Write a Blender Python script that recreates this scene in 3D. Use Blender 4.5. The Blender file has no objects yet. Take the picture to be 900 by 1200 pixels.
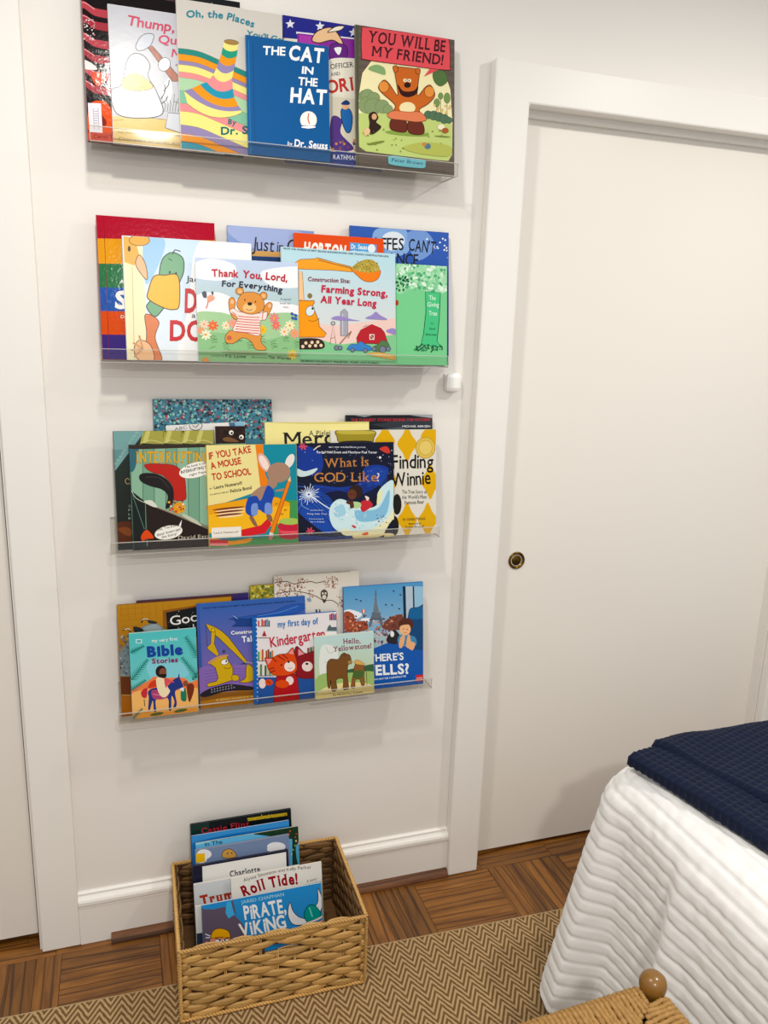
import bpy, bmesh, math, random
from math import sin, cos, pi, radians, sqrt, floor
from mathutils import Vector, Matrix, noise

scene = bpy.context.scene
COL = scene.collection
random.seed(7)

# ------------------------------------------------------------------ camera, world, lights, exposure
cam_d = bpy.data.cameras.new('camera'); cam = bpy.data.objects.new('camera', cam_d); COL.objects.link(cam)
cam_d.sensor_fit = 'HORIZONTAL'; cam_d.sensor_width = 36; cam_d.lens = 922.287 * 36 / 900
cam_d.clip_start = .05; cam_d.clip_end = 50
RX = (0.949979, -0.310565, 0.032994); RY = (-0.041337, -0.229748, -0.972372); RZ = (0.309565, 0.922369, -0.231094)
cam.matrix_world = Matrix(((RX[0], -RY[0], -RZ[0], -0.04964), (RX[1], -RY[1], -RZ[1], -1.81075),
                           (RX[2], -RY[2], -RZ[2], 1.52708), (0, 0, 0, 1)))
scene.camera = cam
w = bpy.data.worlds.new('room_ambient'); scene.world = w; w.use_nodes = True
w.node_tree.nodes['Background'].inputs[0].default_value = (1.0, .98, .955, 1)
w.node_tree.nodes['Background'].inputs[1].default_value = .46
def lamp(name, loc, power, r, col=(1, .96, .89), aim=None):
    d = bpy.data.lights.new(name, 'AREA'); d.shape = 'DISK'; d.size = 2 * r; d.energy = power; d.color = col
    o = bpy.data.objects.new(name, d); o.location = loc; COL.objects.link(o)
    if aim: o.rotation_euler = (Vector(aim) - Vector(loc)).to_track_quat('-Z', 'Y').to_euler()
    return o
lamp('ceiling_downlight', (0.0, -.86, 2.43), 9.8, .055)
lamp('ceiling_downlight', (1.62, -.95, 2.43), 11, .055)
lamp('ceiling_downlight', (0.15, -2.7, 2.43), 27, .08)  # assumed lamp behind the camera, unseen; added to fill from the front
scene.view_settings.view_transform = 'Standard'; scene.view_settings.look = 'None'
scene.view_settings.gamma = 1; scene.view_settings.use_curve_mapping = False
scene.view_settings.exposure = .43

# ------------------------------------------------------------------ helpers
def lin(h):
    h = h.lstrip('#'); h = h if len(h) == 6 else ''.join(c * 2 for c in h); out = []
    for i in (0, 2, 4):
        c = int(h[i:i+2], 16) / 255
        out.append(c / 12.92 if c <= .04045 else ((c + .055) / 1.055) ** 2.4)
    return out
MATS = {}
def mat(name, col, rough=.5, metal=0, coat=0, bump=None, var=None, spec=.5, trans=0, ior=1.45, sheen=0, rnd=0):
    """bump=(scale, strength, distance); var=(colour2, scale) ; rnd = per object brightness change"""
    if name in MATS: return MATS[name]
    m = bpy.data.materials.new(name); m.use_nodes = True; nt = m.node_tree; b = nt.nodes['Principled BSDF']
    c = lin(col) if isinstance(col, str) else list(col)
    b.inputs['Base Color'].default_value = (*c, 1); b.inputs['Roughness'].default_value = rough
    b.inputs['Metallic'].default_value = metal; b.inputs['Coat Weight'].default_value = coat
    b.inputs['Specular IOR Level'].default_value = spec; b.inputs['Transmission Weight'].default_value = trans
    b.inputs['IOR'].default_value = ior; b.inputs['Sheen Weight'].default_value = sheen
    N = nt.nodes.new; L = nt.links.new
    tc = N('ShaderNodeTexCoord')
    last = None
    if var:
        n = N('ShaderNodeTexNoise'); n.inputs['Scale'].default_value = var[1]; n.inputs['Detail'].default_value = 4
        L(tc.outputs['Object'], n.inputs['Vector'])
        mx = N('ShaderNodeMix'); mx.data_type = 'RGBA'; mx.inputs['A'].default_value = (*c, 1)
        mx.inputs['B'].default_value = (*lin(var[0]), 1); L(n.outputs['Fac'], mx.inputs['Factor'])
        last = mx.outputs['Result']
    if rnd:
        oi = N('ShaderNodeObjectInfo'); mr = N('ShaderNodeMapRange'); mr.inputs['To Min'].default_value = 1 - rnd
        mr.inputs['To Max'].default_value = 1 + rnd; L(oi.outputs['Random'], mr.inputs['Value'])
        hs = N('ShaderNodeHueSaturation'); hs.inputs['Color'].default_value = (*c, 1)
        if last: L(last, hs.inputs['Color'])
        L(mr.outputs['Result'], hs.inputs['Value']); last = hs.outputs['Color']
    if last: L(last, b.inputs['Base Color'])
    if bump:
        n = N('ShaderNodeTexNoise'); n.inputs['Scale'].default_value = bump[0]; n.inputs['Detail'].default_value = 3
        L(tc.outputs['Object'], n.inputs['Vector'])
        bp = N('ShaderNodeBump'); bp.inputs['Strength'].default_value = bump[1]; bp.inputs['Distance'].default_value = bump[2]
        L(n.outputs['Fac'], bp.inputs['Height']); L(bp.outputs['Normal'], b.inputs['Normal'])
    MATS[name] = m
    return m
class MB:
    def __init__(s): s.v = []; s.f = []
    def add(s, v, f):
        n = len(s.v); s.v += [tuple(a) for a in v]; s.f += [tuple(n + i for i in q) for q in f]; return s
    def box(s, x0, y0, z0, x1, y1, z1):
        return s.add([(x0,y0,z0),(x1,y0,z0),(x1,y1,z0),(x0,y1,z0),(x0,y0,z1),(x1,y0,z1),(x1,y1,z1),(x0,y1,z1)],
                     [(0,3,2,1),(4,5,6,7),(0,1,5,4),(1,2,6,5),(2,3,7,6),(3,0,4,7)])
    def prism_x(s, prof, x0, x1):           # profile of (y, z), extruded along x
        n = len(prof)
        v = [(x0, a, b) for a, b in prof] + [(x1, a, b) for a, b in prof]
        return s.add(v, [tuple(range(n - 1, -1, -1)), tuple(range(n, 2 * n))] + [(i, (i + 1) % n, n + (i + 1) % n, n + i) for i in range(n)])
    def lathe(s, prof, seg=24, c=(0, 0, 0), axis='z'):
        v = []; f = []
        for r, h in prof:
            for k in range(seg):
                a = 2 * pi * k / seg; x, y = r * cos(a), r * sin(a)
                v.append((c[0] + x, c[1] + y, c[2] + h) if axis == 'z' else (c[0] + x, c[1] + h, c[2] + y))
        for i in range(len(prof) - 1):
            for k in range(seg):
                a = i * seg + k; b = i * seg + (k + 1) % seg
                f.append((a, b, b + seg, a + seg) if axis == 'z' else (a, a + seg, b + seg, b))
        f.append(tuple(range(seg - 1, -1, -1))); f.append(tuple(range((len(prof) - 1) * seg, len(prof) * seg)))
        return s.add(v, f)
    def tube(s, pts, r, seg=8):
        pts = [Vector(p) for p in pts]; v = []; f = []; n = len(pts)
        up = None
        for i, p in enumerate(pts):
            t = (pts[min(i + 1, n - 1)] - pts[max(i - 1, 0)]).normalized()
            if up is None: up = t.orthogonal().normalized()
            up = (up - t * up.dot(t)).normalized(); sd = t.cross(up)
            rr = r[i] if isinstance(r, (list, tuple)) else r
            for k in range(seg):
                a = 2 * pi * k / seg; v.append(p + up * (rr * cos(a)) + sd * (rr * sin(a)))
        for i in range(n - 1):
            for k in range(seg):
                a = i * seg + k; b = i * seg + (k + 1) % seg; f.append((a, b, b + seg, a + seg))
        f.append(tuple(range(seg - 1, -1, -1))); f.append(tuple(range((n - 1) * seg, n * seg)))
        return s.add(v, f)
    def mesh(s, name, m, smooth=False):
        me = bpy.data.meshes.new(name); me.from_pydata(s.v, [], s.f); me.update()
        bm = bmesh.new(); bm.from_mesh(me); bmesh.ops.recalc_face_normals(bm, faces=bm.faces); bm.to_mesh(me); bm.free()
        if m: me.materials.append(m)
        if smooth: me.polygons.foreach_set('use_smooth', [True] * len(me.polygons))
        return me
    def obj(s, name, m, parent=None, smooth=False, bevel=0, loc=None, rot=None):
        return link(name, s.mesh(name, m, smooth), parent, bevel, loc, rot)
def link(name, me, parent=None, bevel=0, loc=None, rot=None):
    o = bpy.data.objects.new(name, me); COL.objects.link(o)
    if parent: o.parent = parent
    if loc: o.location = loc
    if rot: o.rotation_euler = rot
    if bevel:
        b = o.modifiers.new('bevel', 'BEVEL'); b.width = bevel; b.segments = 2; b.limit_method = 'ANGLE'; b.angle_limit = radians(40)
    return o
def thing(name, label, cat, loc=(0, 0, 0), rot=(0, 0, 0), group=None):
    o = bpy.data.objects.new(name, None); COL.objects.link(o); o.location = loc; o.rotation_euler = rot
    return tag(o, label, cat, group)
def tag(o, label, cat, group=None):
    o['label'] = label; o['category'] = cat
    if group: o['group'] = group
    return o
def struct(o, label, cat='structure'):
    o['kind'] = 'structure'; o['label'] = label; o['category'] = cat; return o

# ------------------------------------------------------------------ room shell
M_WALL = mat('wall_paint', '#e7e3dd', .55, bump=(220, .05, .001))
M_TRIM = mat('trim_gloss_paint', '#e9e6e0', .4, bump=(60, .04, .001))
M_DOOR = mat('door_paint', '#e7e2da', .38, bump=(40, .03, .001))
M_DARK = mat('dark_gap', '#15100c', .9)
XL0, XR0, XR1 = -.293, .868, 1.835            # inner edges of the two door casings
wb = MB()
wb.box(-1.35, .10, 0, 2.9, .14, 2.44)  # unseen backing plate, added to keep ambient light out of the door gaps
wb.box(-1.35, 0, 2.03, XL0 - .006, .10, 2.44); wb.box(XL0 - .006, 0, 0, XR0 + .004, .10, 2.44)
wb.box(XR0 + .004, 0, 2.035, XR1 - .004, .10, 2.44); wb.box(XR1 - .004, 0, 0, 2.9, .10, 2.44)
wb.box(-1.35, 0, 0, -1.2, .10, 2.03)
struct(wb.obj('wall_back', M_WALL), 'white painted wall behind the book ledges', 'wall')
# right door casing (with thickness), left door casing
def casing(n, label, x0, x1, x2, x3, z0, z1, t):
    """one upside-down U of flat board: outer x0..x3, opening x1..x2, opening top z0, board top z1"""
    root = thing(n, label, 'door trim'); root['kind'] = 'structure'
    P = [(x0, .001), (x0, z1), (x3, z1), (x3, .001), (x2, .001), (x2, z0), (x1, z0), (x1, .001)]
    v = [(x, -t, z) for x, z in P] + [(x, 0, z) for x, z in P]; n_ = 8
    f = [(0, 7, 6, 1), (1, 6, 5, 2), (2, 5, 4, 3), (8, 9, 14, 15), (9, 10, 13, 14), (10, 11, 12, 13)] + [(i, (i + 1) % 8, 8 + (i + 1) % 8, 8 + i) for i in range(8)]
    MB().add(v, f).obj('casing_board', M_TRIM, root, bevel=.0045)
    return root
casing('trim_1', 'white painted casing around the right door', .777, XR0, XR1, XR1 + .09, 2.032, 2.119, .032)
tl = thing('trim_2', 'flat white casing board beside the left door', 'door trim'); tl['kind'] = 'structure'
MB().box(XL0, -.017, .001, -.2045, 0, 2.2).obj('casing_board', M_TRIM, tl, bevel=.003)
rt = struct(MB().box(XR0, .020, 2.018, XR1, .034, 2.036).obj('trim_3', M_TRIM, bevel=.0015), 'white stop strip at the top of the right door opening', 'door trim')
# doors
d1 = thing('door_1', 'plain white sliding door with small round brass finger pull', 'door'); d1['kind'] = 'structure'
MB().box(XR0 - .002, .035, .011, XR1 + .002, .075, 2.03).obj('door_slab', M_DOOR, d1)
M_BRASS = mat('aged_brass', '#8a6a2a', .28, metal=1, var=('#4a3513', 40))
M_BRASSD = mat('dark_brass', '#6d5218', .38, metal=.9, var=('#3a2a0c', 60))
pull = MB().lathe([(.0005, .002), (.0155, .002), (.0165, .0005), (.0185, -.002), (.0215, -.0035), (.0235, -.0025), (.0245, 0), (.0245, .004)], 40, axis='y').obj(
    'finger_pull', M_BRASS, d1, smooth=True, loc=(.957, .034, .912))
MB().lathe([(.0005, .0005), (.0145, .0005), (.0150, .0016), (.0150, .003)], 32, axis='y').obj('pull_cup', M_BRASSD, pull, smooth=True)
d2 = thing('door_2', 'plain white door at the left edge of the picture', 'door'); d2['kind'] = 'structure'
MB().box(-1.19, .030, .022, XL0 - .012, .068, 2.03).obj('door_slab', M_DOOR, d2)
MB().box(XL0 - .0055, -.0045, 0, XL0 + .0005, .075, 2.03).obj('door_stop', M_TRIM, d2, bevel=.001)
# baseboard: flat board, small groove, rounded cap
bp = [(0, 0), (-.015, 0), (-.015, .103), (-.0125, .106), (-.0125, .108), (-.0185, .1095), (-.0195, .113), (-.0195, .121), (-.017, .126), (-.011, .129), (-.008, .133), (-.008, .139), (-.004, .142), (0, .142)]
struct(MB().prism_x(bp, -.2045, .777).obj('baseboard_back', M_TRIM), 'white baseboard with moulded cap under the book ledges', 'baseboard')
bp2 = MB().prism_x(bp, XR1 + .09, 2.9).obj('baseboard_right', M_TRIM); struct(bp2, 'white baseboard to the right of the right door', 'baseboard')
# worn dark shoe moulding on the floor
def wood(name, c1, c2, c3, axis=0, rough=.28, scale=1.0):
    if name in MATS: return MATS[name]
    m = bpy.data.materials.new(name); m.use_nodes = True; nt = m.node_tree; b = nt.nodes['Principled BSDF']; N = nt.nodes.new; L = nt.links.new
    tc = N('ShaderNodeTexCoord'); oi = N('ShaderNodeObjectInfo')
    add = N('ShaderNodeVectorMath'); add.operation = 'MULTIPLY_ADD'
    comb = N('ShaderNodeCombineXYZ'); L(oi.outputs['Random'], comb.inputs[0]); L(oi.outputs['Random'], comb.inputs[1]); L(oi.outputs['Random'], comb.inputs[2])
    add.inputs[1].default_value = (37, 19, 11); L(comb.outputs[0], add.inputs[0]); L(tc.outputs['Object'], add.inputs[2])
    mp = N('ShaderNodeMapping'); mp.inputs['Scale'].default_value = (5 * scale, 46 * scale, 20 * scale)
    L(add.outputs[0], mp.inputs['Vector'])
    n1 = N('ShaderNodeTexNoise'); n1.inputs['Scale'].default_value = 1.0; n1.inputs['Detail'].default_value = 9; n1.inputs['Roughness'].default_value = .68; n1.inputs['Distortion'].default_value = .8
    L(mp.outputs[0], n1.inputs['Vector'])
    n2 = N('ShaderNodeTexWave'); n2.wave_type = 'BANDS'; n2.bands_direction = 'Y' if axis == 0 else 'X'; n2.inputs['Scale'].default_value = .30; n2.inputs['Distortion'].default_value = 11
    n2.inputs['Detail'].default_value = 3; n2.inputs['Detail Scale'].default_value = .55; L(mp.outputs[0], n2.inputs['Vector'])
    r1 = N('ShaderNodeValToRGB'); e = r1.color_ramp.elements; e[0].position = .3; e[0].color = (*lin(c1), 1); e[1].position = .7; e[1].color = (*lin(c2), 1)
    L(n1.outputs['Fac'], r1.inputs[0])
    r2 = N('ShaderNodeValToRGB'); e = r2.color_ramp.elements; e[0].position = .0; e[0].color = (.75, .75, .75, 1); e[1].position = .22; e[1].color = (0, 0, 0, 1)
    L(n2.outputs['Fac'], r2.inputs[0])
    mx = N('ShaderNodeMix'); mx.data_type = 'RGBA'; L(r2.outputs[0], mx.inputs['Factor']); L(r1.outputs[0], mx.inputs['A']); mx.inputs['B'].default_value = (*lin(c3), 1)
    hs = N('ShaderNodeHueSaturation'); mr = N('ShaderNodeMapRange'); mr.inputs['To Min'].default_value = .72; mr.inputs['To Max'].default_value = 1.25
    L(oi.outputs['Random'], mr.inputs['Value']); L(mr.outputs[0], hs.inputs['Value']); L(mx.outputs['Result'], hs.inputs['Color'])
    L(hs.outputs[0], b.inputs['Base Color']); b.inputs['Roughness'].default_value = rough
    bp_ = N('ShaderNodeBump'); bp_.inputs['Strength'].default_value = .15; bp_.inputs['Distance'].default_value = .001; L(n1.outputs['Fac'], bp_.inputs['Height']); L(bp_.outputs[0], b.inputs['Normal'])
    MATS[name] = m; return m
W_OAK = wood('oiled_oak', '#58310c', '#976224', '#371c08', rough=.33)
W_OAKD = wood('dark_shoe_wood', '#4d2a12', '#7a4c24', '#2c1609', rough=.62)
q = [(-.001, 0), (-.034, 0), (-.034, .006), (-.031, .013), (-.026, .018), (-.020, .0195), (-.001, .0195)]
q = [(-.0155, 0), (-.036, 0), (-.036, .006), (-.033, .012), (-.028, .017), (-.022, .0195), (-.0155, .0195)]
struct(MB().prism_x(q, -.132, .776).obj('trim_4', W_OAKD), 'dark worn shoe moulding along the foot of the baseboard', 'floor trim')
# floor: slab and oak parquet fingers as single planks
fl = struct(MB().box(-1.35, -3.4, -.03, 2.9, .14, -.0013).obj('floor', mat('floor_base', '#2a1608', .6, var=('#3a2210', 30))), 'brown oak parquet floor in alternating blocks', 'floor')
pm = MB().box(-.1143, -.0282, -.0075, .1143, .0282, .0).mesh('plank', W_OAK)
def plank(x, y, vert):
    o = link('plank', pm, fl, bevel=.0006, loc=(x, y, random.uniform(-.0004, .0002)), rot=(0, 0, pi / 2 if vert else 0)); return o
GX, PB = -.017, .2295
for row in range(2):
    for k in range(-5, 11):
        x0 = GX + k * PB; y1 = -.032 - row * PB
        vert = (k + row) % 2 == 0
        for j in range(4):
            s = PB / 4 * (j + .5)
            if vert: plank(x0 + s, y1 - PB / 2, True)
            else: plank(x0 + PB / 2, y1 - s, False)
for k in range(-5, 11): plank(GX + .1 + k * PB, -.0035, False)     # border course along the wall
for k in range(-5, 11): plank(GX + .03 + k * PB, .0535, False)
# ------------------------------------------------------------------ rug
def chevron():
    m = bpy.data.materials.new('woven_chevron'); m.use_nodes = True; nt = m.node_tree; b = nt.nodes['Principled BSDF']; N = nt.nodes.new; L = nt.links.new
    tc = N('ShaderNodeTexCoord'); sp = N('ShaderNodeSeparateXYZ'); L(tc.outputs['Object'], sp.inputs[0])
    def mth(op, a, b_=None, c=None):
        n = N('ShaderNodeMath'); n.operation = op
        for i, v in enumerate((a, b_, c)):
            if v is None: continue
            if isinstance(v, (int, float)): n.inputs[i].default_value = v
            else: L(v, n.inputs[i])
        return n.outputs[0]
    wn = N('ShaderNodeTexNoise'); wn.inputs['Scale'].default_value = 90; L(tc.outputs['Object'], wn.inputs['Vector'])
    wob = mth('MULTIPLY', mth('SUBTRACT', wn.outputs['Fac'], .5), .0035)
    x = mth('ADD', sp.outputs[0], wob)
    tri = mth('PINGPONG', x, .0235)
    yy = mth('ADD', mth('MULTIPLY_ADD', tri, 1.7, sp.outputs[1]), wob)
    st = mth('PINGPONG', yy, .0100)                      # stripe: 0..0.0092
    k = N('ShaderNodeMapRange'); k.inputs['From Min'].default_value = .0036; k.inputs['From Max'].default_value = .0062; L(st, k.inputs['Value'])
    # small yarn cells across the stripe
    c1 = mth('SINE', mth('MULTIPLY', sp.outputs[1], 2100)); c2 = mth('SINE', mth('MULTIPLY', sp.outputs[0], 1700))
    cell = mth('MULTIPLY_ADD', mth('MULTIPLY', c1, c2), .5, .5)
    nz = N('ShaderNodeTexNoise'); nz.inputs['Scale'].default_value = 500; L(tc.outputs['Object'], nz.inputs['Vector'])
    fac = mth('MULTIPLY', k.outputs[0], mth('MULTIPLY_ADD', nz.outputs['Fac'], 1.1, .35))
    mx = N('ShaderNodeMix'); mx.data_type = 'RGBA'; mx.inputs['A'].default_value = (*lin('#c3a377'), 1); mx.inputs['B'].default_value = (*lin('#6b4d2a'), 1); L(fac, mx.inputs['Factor'])
    m2 = N('ShaderNodeMix'); m2.data_type = 'RGBA'; m2.blend_type = 'MULTIPLY'; m2.inputs['Factor'].default_value = .35; L(mx.outputs['Result'], m2.inputs['A'])
    cc = N('ShaderNodeCombineColor'); L(cell, cc.inputs[0]); L(cell, cc.inputs[1]); L(cell, cc.inputs[2]); L(cc.outputs[0], m2.inputs['B'])
    L(m2.outputs['Result'], b.inputs['Base Color']); b.inputs['Roughness'].default_value = .95; b.inputs['Specular IOR Level'].default_value = .15
    h = mth('ADD', mth('MULTIPLY', k.outputs[0], -.7), mth('MULTIPLY', cell, .5))
    bp_ = N('ShaderNodeBump'); bp_.inputs['Strength'].default_value = .6; bp_.inputs['Distance'].default_value = .0015; L(h, bp_.inputs['Height']); L(bp_.outputs[0], b.inputs['Normal'])
    return m
rg = MB().box(0, -2.0, 0, 2.6, 0, .0075).obj('rug', chevron(), loc=(-1.0, -.1775, .0002), rot=(0, 0, radians(-1.87)))
rug = thing('rug', 'tan and brown chevron woven flat rug', 'rug'); rg.name = 'pile'; rg.name = 'woven_field'; rg.parent = rug; rug.name = 'rug'
bd = MB().tube([(0, -.001, .0032), (2.6, -.001, .0032)], .0035, 8)
for i in range(0): pass
bd.obj('bound_edge', mat('rug_binding', '#b8a078', .9, var=('#93794f', 300), bump=(700, .5, .001)), rug, loc=(-1.0, -.1775, .0015), rot=(0, 0, radians(-1.87)))

# ------------------------------------------------------------------ small white bumper on the wall
sn = thing('wall_sensor', 'small white rounded box on the wall right of the second ledge', 'sensor', (.7195, 0, 1.396))
MB().box(-.0205, -.024, -.0225, .0205, -.004, .0225).obj('casing', mat('white_plastic', '#f1f0ec', .35), sn, bevel=.0105)
MB().box(-.0185, -.005, -.0205, .0185, 0, .0205).obj('back_plate', MATS['white_plastic'], sn, bevel=.0015)

# ------------------------------------------------------------------ acrylic picture ledges
def clear_sheet():
    m = bpy.data.materials.new('clear_acrylic'); m.use_nodes = True; nt = m.node_tree; N = nt.nodes.new; L = nt.links.new
    nt.nodes.remove(nt.nodes['Principled BSDF']); out = nt.nodes['Material Output']
    t = N('ShaderNodeBsdfTransparent'); t.inputs[0].default_value = (.94, .935, .92, 1)
    g = N('ShaderNodeBsdfGlossy'); g.inputs['Roughness'].default_value = .06
    fr = N('ShaderNodeLayerWeight'); fr.inputs[0].default_value = .3
    pw = N('ShaderNodeMath'); pw.operation = 'POWER'; pw.inputs[1].default_value = 2.5; L(fr.outputs['Facing'], pw.inputs[0])
    sc_ = N('ShaderNodeMath'); sc_.operation = 'MULTIPLY_ADD'; sc_.inputs[1].default_value = .3; sc_.inputs[2].default_value = .03; L(pw.outputs[0], sc_.inputs[0])
    mx = N('ShaderNodeMixShader'); L(sc_.outputs[0], mx.inputs[0]); L(t.outputs[0], mx.inputs[1]); L(g.outputs[0], mx.inputs[2]); L(mx.outputs[0], out.inputs[0])
    return m
M_ACR = clear_sheet()
def edge_mat():
    if 'acrylic_edge' in MATS: return MATS['acrylic_edge']
    m = bpy.data.materials.new('acrylic_edge'); m.use_nodes = True; nt = m.node_tree; N = nt.nodes.new; L = nt.links.new
    b = nt.nodes['Principled BSDF']; b.inputs['Base Color'].default_value = (.62, .60, .55, 1); b.inputs['Roughness'].default_value = .15
    t_ = N('ShaderNodeBsdfTransparent'); mx = N('ShaderNodeMixShader'); mx.inputs[0].default_value = .55
    L(t_.outputs[0], mx.inputs[1]); L(b.outputs[0], mx.inputs[2]); L(mx.outputs[0], nt.nodes['Material Output'].inputs[0]); MATS['acrylic_edge'] = m; return m
SX0, SX1, SD = -.0879, .6706, .0955
SZ = {1: 1.8498, 2: 1.4349, 3: 1.0275, 4: .6273}
SLAB = {1: 'clear acrylic book ledge, topmost of the four on the wall', 2: 'clear acrylic book ledge, second from the top',
        3: 'clear acrylic book ledge, third from the top', 4: 'clear acrylic book ledge, lowest of the four on the wall'}
for k in SZ:
    t = .003; z = SZ[k]
    r = thing('book_ledge', SLAB[k], 'shelf', (SX0, 0, z), group='clear acrylic book ledges')
    Wd = SX1 - SX0
    # one bent sheet: back plate, base, front lip
    MB().prism_x([(-.0005, .062), (-.0005, .0), (-SD, .0), (-SD, .027), (-SD + t, .027), (-SD + t, t), (-.0005 - t, t), (-.0005 - t, .062)], 0, Wd).obj('bent_sheet', M_ACR, r, bevel=.0008)
    E_ = edge_mat()
    for nm, bx in (('lip_edge', (0, -SD, .0262, Wd, -SD + t, .0275)), ('fold_edge', (0, -SD - .0002, -.0002, Wd, -SD + .0012, .001)), ('lip_end', (-.0004, -SD, .0005, .0006, -SD + t, .027)), ('lip_end', (Wd - .0006, -SD, .0005, Wd + .0004, -SD + t, .027)),
                   ('base_end', (-.0004, -SD, 0, .0005, -.0005, .003)), ('base_end', (Wd - .0005, -SD, 0, Wd + .0004, -.0005, .003)), ('back_plate_edge', (0, -.0035, .0612, Wd, -.0005, .0622))):
        MB().box(*bx).obj(nm, E_, r)
    for x in (.09, Wd - .09):
        MB().lathe([(.0005, -.0022), (.003, -.0018), (.0042, 0), (.0042, .0004)], 16, axis='y').obj('screw', mat('screw_steel', '#b9b6ae', .3, metal=1), r, smooth=True, loc=(x, -.0037, .045))

# ------------------------------------------------------------------ woven basket
BX, BY, BZ, BW, BD, BH = .230, -.179, .0085, .427, .302, .187
bk = thing('woven_basket', 'open rectangular seagrass basket full of picture books on the floor', 'basket', (BX, BY, BZ), (0, 0, -.018))
M_STR = mat('dried_seagrass', '#d2a762', .5, var=('#a67c42', 35), rnd=.22, bump=(160, .5, .002))
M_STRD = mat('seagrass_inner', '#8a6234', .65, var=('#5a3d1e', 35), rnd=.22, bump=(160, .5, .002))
for m_ in (M_STR, M_STRD):          # long leaf fibres
    nt = m_.node_tree; bs = nt.nodes['Principled BSDF']; tc_ = [n for n in nt.nodes if n.type == 'TEX_COORD'][0]
    mp_ = nt.nodes.new('ShaderNodeMapping'); mp_.inputs['Scale'].default_value = (18, 260, 420); nt.links.new(tc_.outputs['Object'], mp_.inputs[0])
    for n in nt.nodes:
        if n.type == 'TEX_NOISE': nt.links.new(mp_.outputs[0], n.inputs['Vector']); n.inputs['Scale'].default_value = 1.0
        if n.type == 'BUMP': n.inputs['Strength'].default_value = .9
M_CORE = mat('light_blocker', '#5b3d1d', .85, var=('#35220f', 60))
hw, hd = BW / 2, BD / 2
HX0, HX1, HZ0, HZ1 = -.024, .052, .136, .1535            # hand hole in the front wall
t = .0035; ins = .0075
cb = MB()  # dark core added inside the weave to block light through its gaps
cb.box(-hw + ins, -hd + ins, .004, HX0, -hd + ins + t, BH - .003); cb.box(HX1, -hd + ins, .004, hw - ins, -hd + ins + t, BH - .003)
cb.box(HX0, -hd + ins, .004, HX1, -hd + ins + t, HZ0); cb.box(HX0, -hd + ins, HZ1, HX1, -hd + ins + t, BH - .003)
cb.box(-hw + ins, hd - ins - t, .004, hw - ins, hd - ins, BH - .003)
cb.box(-hw + ins, -hd + ins + t, .004, -hw + ins + t, hd - ins - t, BH - .003); cb.box(hw - ins - t, -hd + ins + t, .004, hw - ins, hd - ins - t, BH - .003)
cb.obj('light_block_core', M_CORE, bk)
MB().box(-hw + ins, -hd + ins, .0, hw - ins, hd - ins, .004).obj('base', M_STRD, bk)
# strand: a flattened, slightly twisted lens of leaf
def strand_mesh(seed, m, L=.081, Hh=.0103, dp=.0052):
    rnd = random.Random(seed); v = []; f = []; nu, nk = 11, 8
    off = rnd.uniform(-.0032, .0032)
    for i in range(nu):
        u = i / (nu - 1); e = sin(pi * u) ** .75 if 0 < u < 1 else 0
        hh = (.22 + .78 * e) * Hh * rnd.uniform(.93, 1.07); yy = -dp * (sin(pi * u) ** 1.1 if 0 < u < 1 else 0) + .002
        zc = off * cos(pi * u) + rnd.uniform(-.0005, .0005)
        for k in range(nk):
            a = 2 * pi * k / nk + .3; v.append(((u - .5) * L, yy + .0026 * sin(a) - (.0008 if k % 2 else 0), zc + hh * cos(a)))
    for i in range(nu - 1):
        for k in range(nk):
            a = i * nk + k; b_ = i * nk + (k + 1) % nk; f.append((a, b_, b_ + nk, a + nk))
    s = MB().add(v, f); return s
SV = [strand_mesh(i, None) for i in range(5)]
SM = [s.mesh('strand', M_STR, True) for s in SV]; SMI = [s.mesh('strand', M_STRD, True) for s in SV]
ROWS = 11; PZ = (BH - .008) / ROWS; SP = .0388
parts = 0; rest = MB()
def wall_strands(length, origin, ang, inner, single, hole=False):
    """weave over one wall; origin is the wall middle at the outer face, ang turns the local -y outwards"""
    global parts
    n = int(length / SP) + 2; R_ = Matrix.Translation(origin) @ Matrix.Rotation(ang, 4, 'Z')
    for r in range(ROWS):
        z = .006 + PZ * (r + .5)
        for c in range(-n // 2 - 1, n // 2 + 2):
            if (c + r) % 2: continue
            x = c * SP + .004; x0, x1 = x - .0405, x + .0405; sc = 1
            lo, hi = -length / 2 + .002, length / 2 - .002
            a0, a1 = max(x0, lo), min(x1, hi)
            if a1 - a0 < .014: continue
            if hole and r == 8 and a1 > HX0 and a0 < HX1:
                if HX0 - a0 > .014: a1 = HX0 + .002
                elif a1 - HX1 > .014: a0 = HX1 - .002
                else: continue
            sc = (a1 - a0) / .081; xm = (a0 + a1) / 2
            k = random.randrange(5)
            M = R_ @ Matrix.Translation((xm, 0, z + random.uniform(-.0008, .0008))) @ Matrix.Rotation(random.uniform(-.03, .03), 4, 'Y') @ Matrix.Diagonal((sc, 1, random.uniform(.93, 1.04), 1))
            if single and parts < 296:
                o = link('strand', (SMI if inner else SM)[k], bk); o.matrix_local = M; parts += 1
            else:
                rest.add([M @ Vector(p) for p in SV[k].v], SV[k].f)
wall_strands(BW, (0, -hd + ins - .001, 0), 0, False, True, hole=True)
wall_strands(BW - .02, (0, hd - ins - t + .001, 0), 0, True, True)                     # inside of the back wall
wall_strands(BD - .02, (-hw + ins + t - .001, 0, 0), pi / 2, True, True)               # inside of the left wall
wall_strands(BD - .02, (hw - ins - t + .001, 0, 0), -pi / 2, True, True)               # inside of the right wall
wall_strands(BD, (hw - ins + .001, 0, 0), pi / 2, False, True)
wall_strands(BD, (-hw + ins - .001, 0, 0), -pi / 2, False, True)
wall_strands(BW, (0, hd - ins + .001, 0), pi, False, False)
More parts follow.
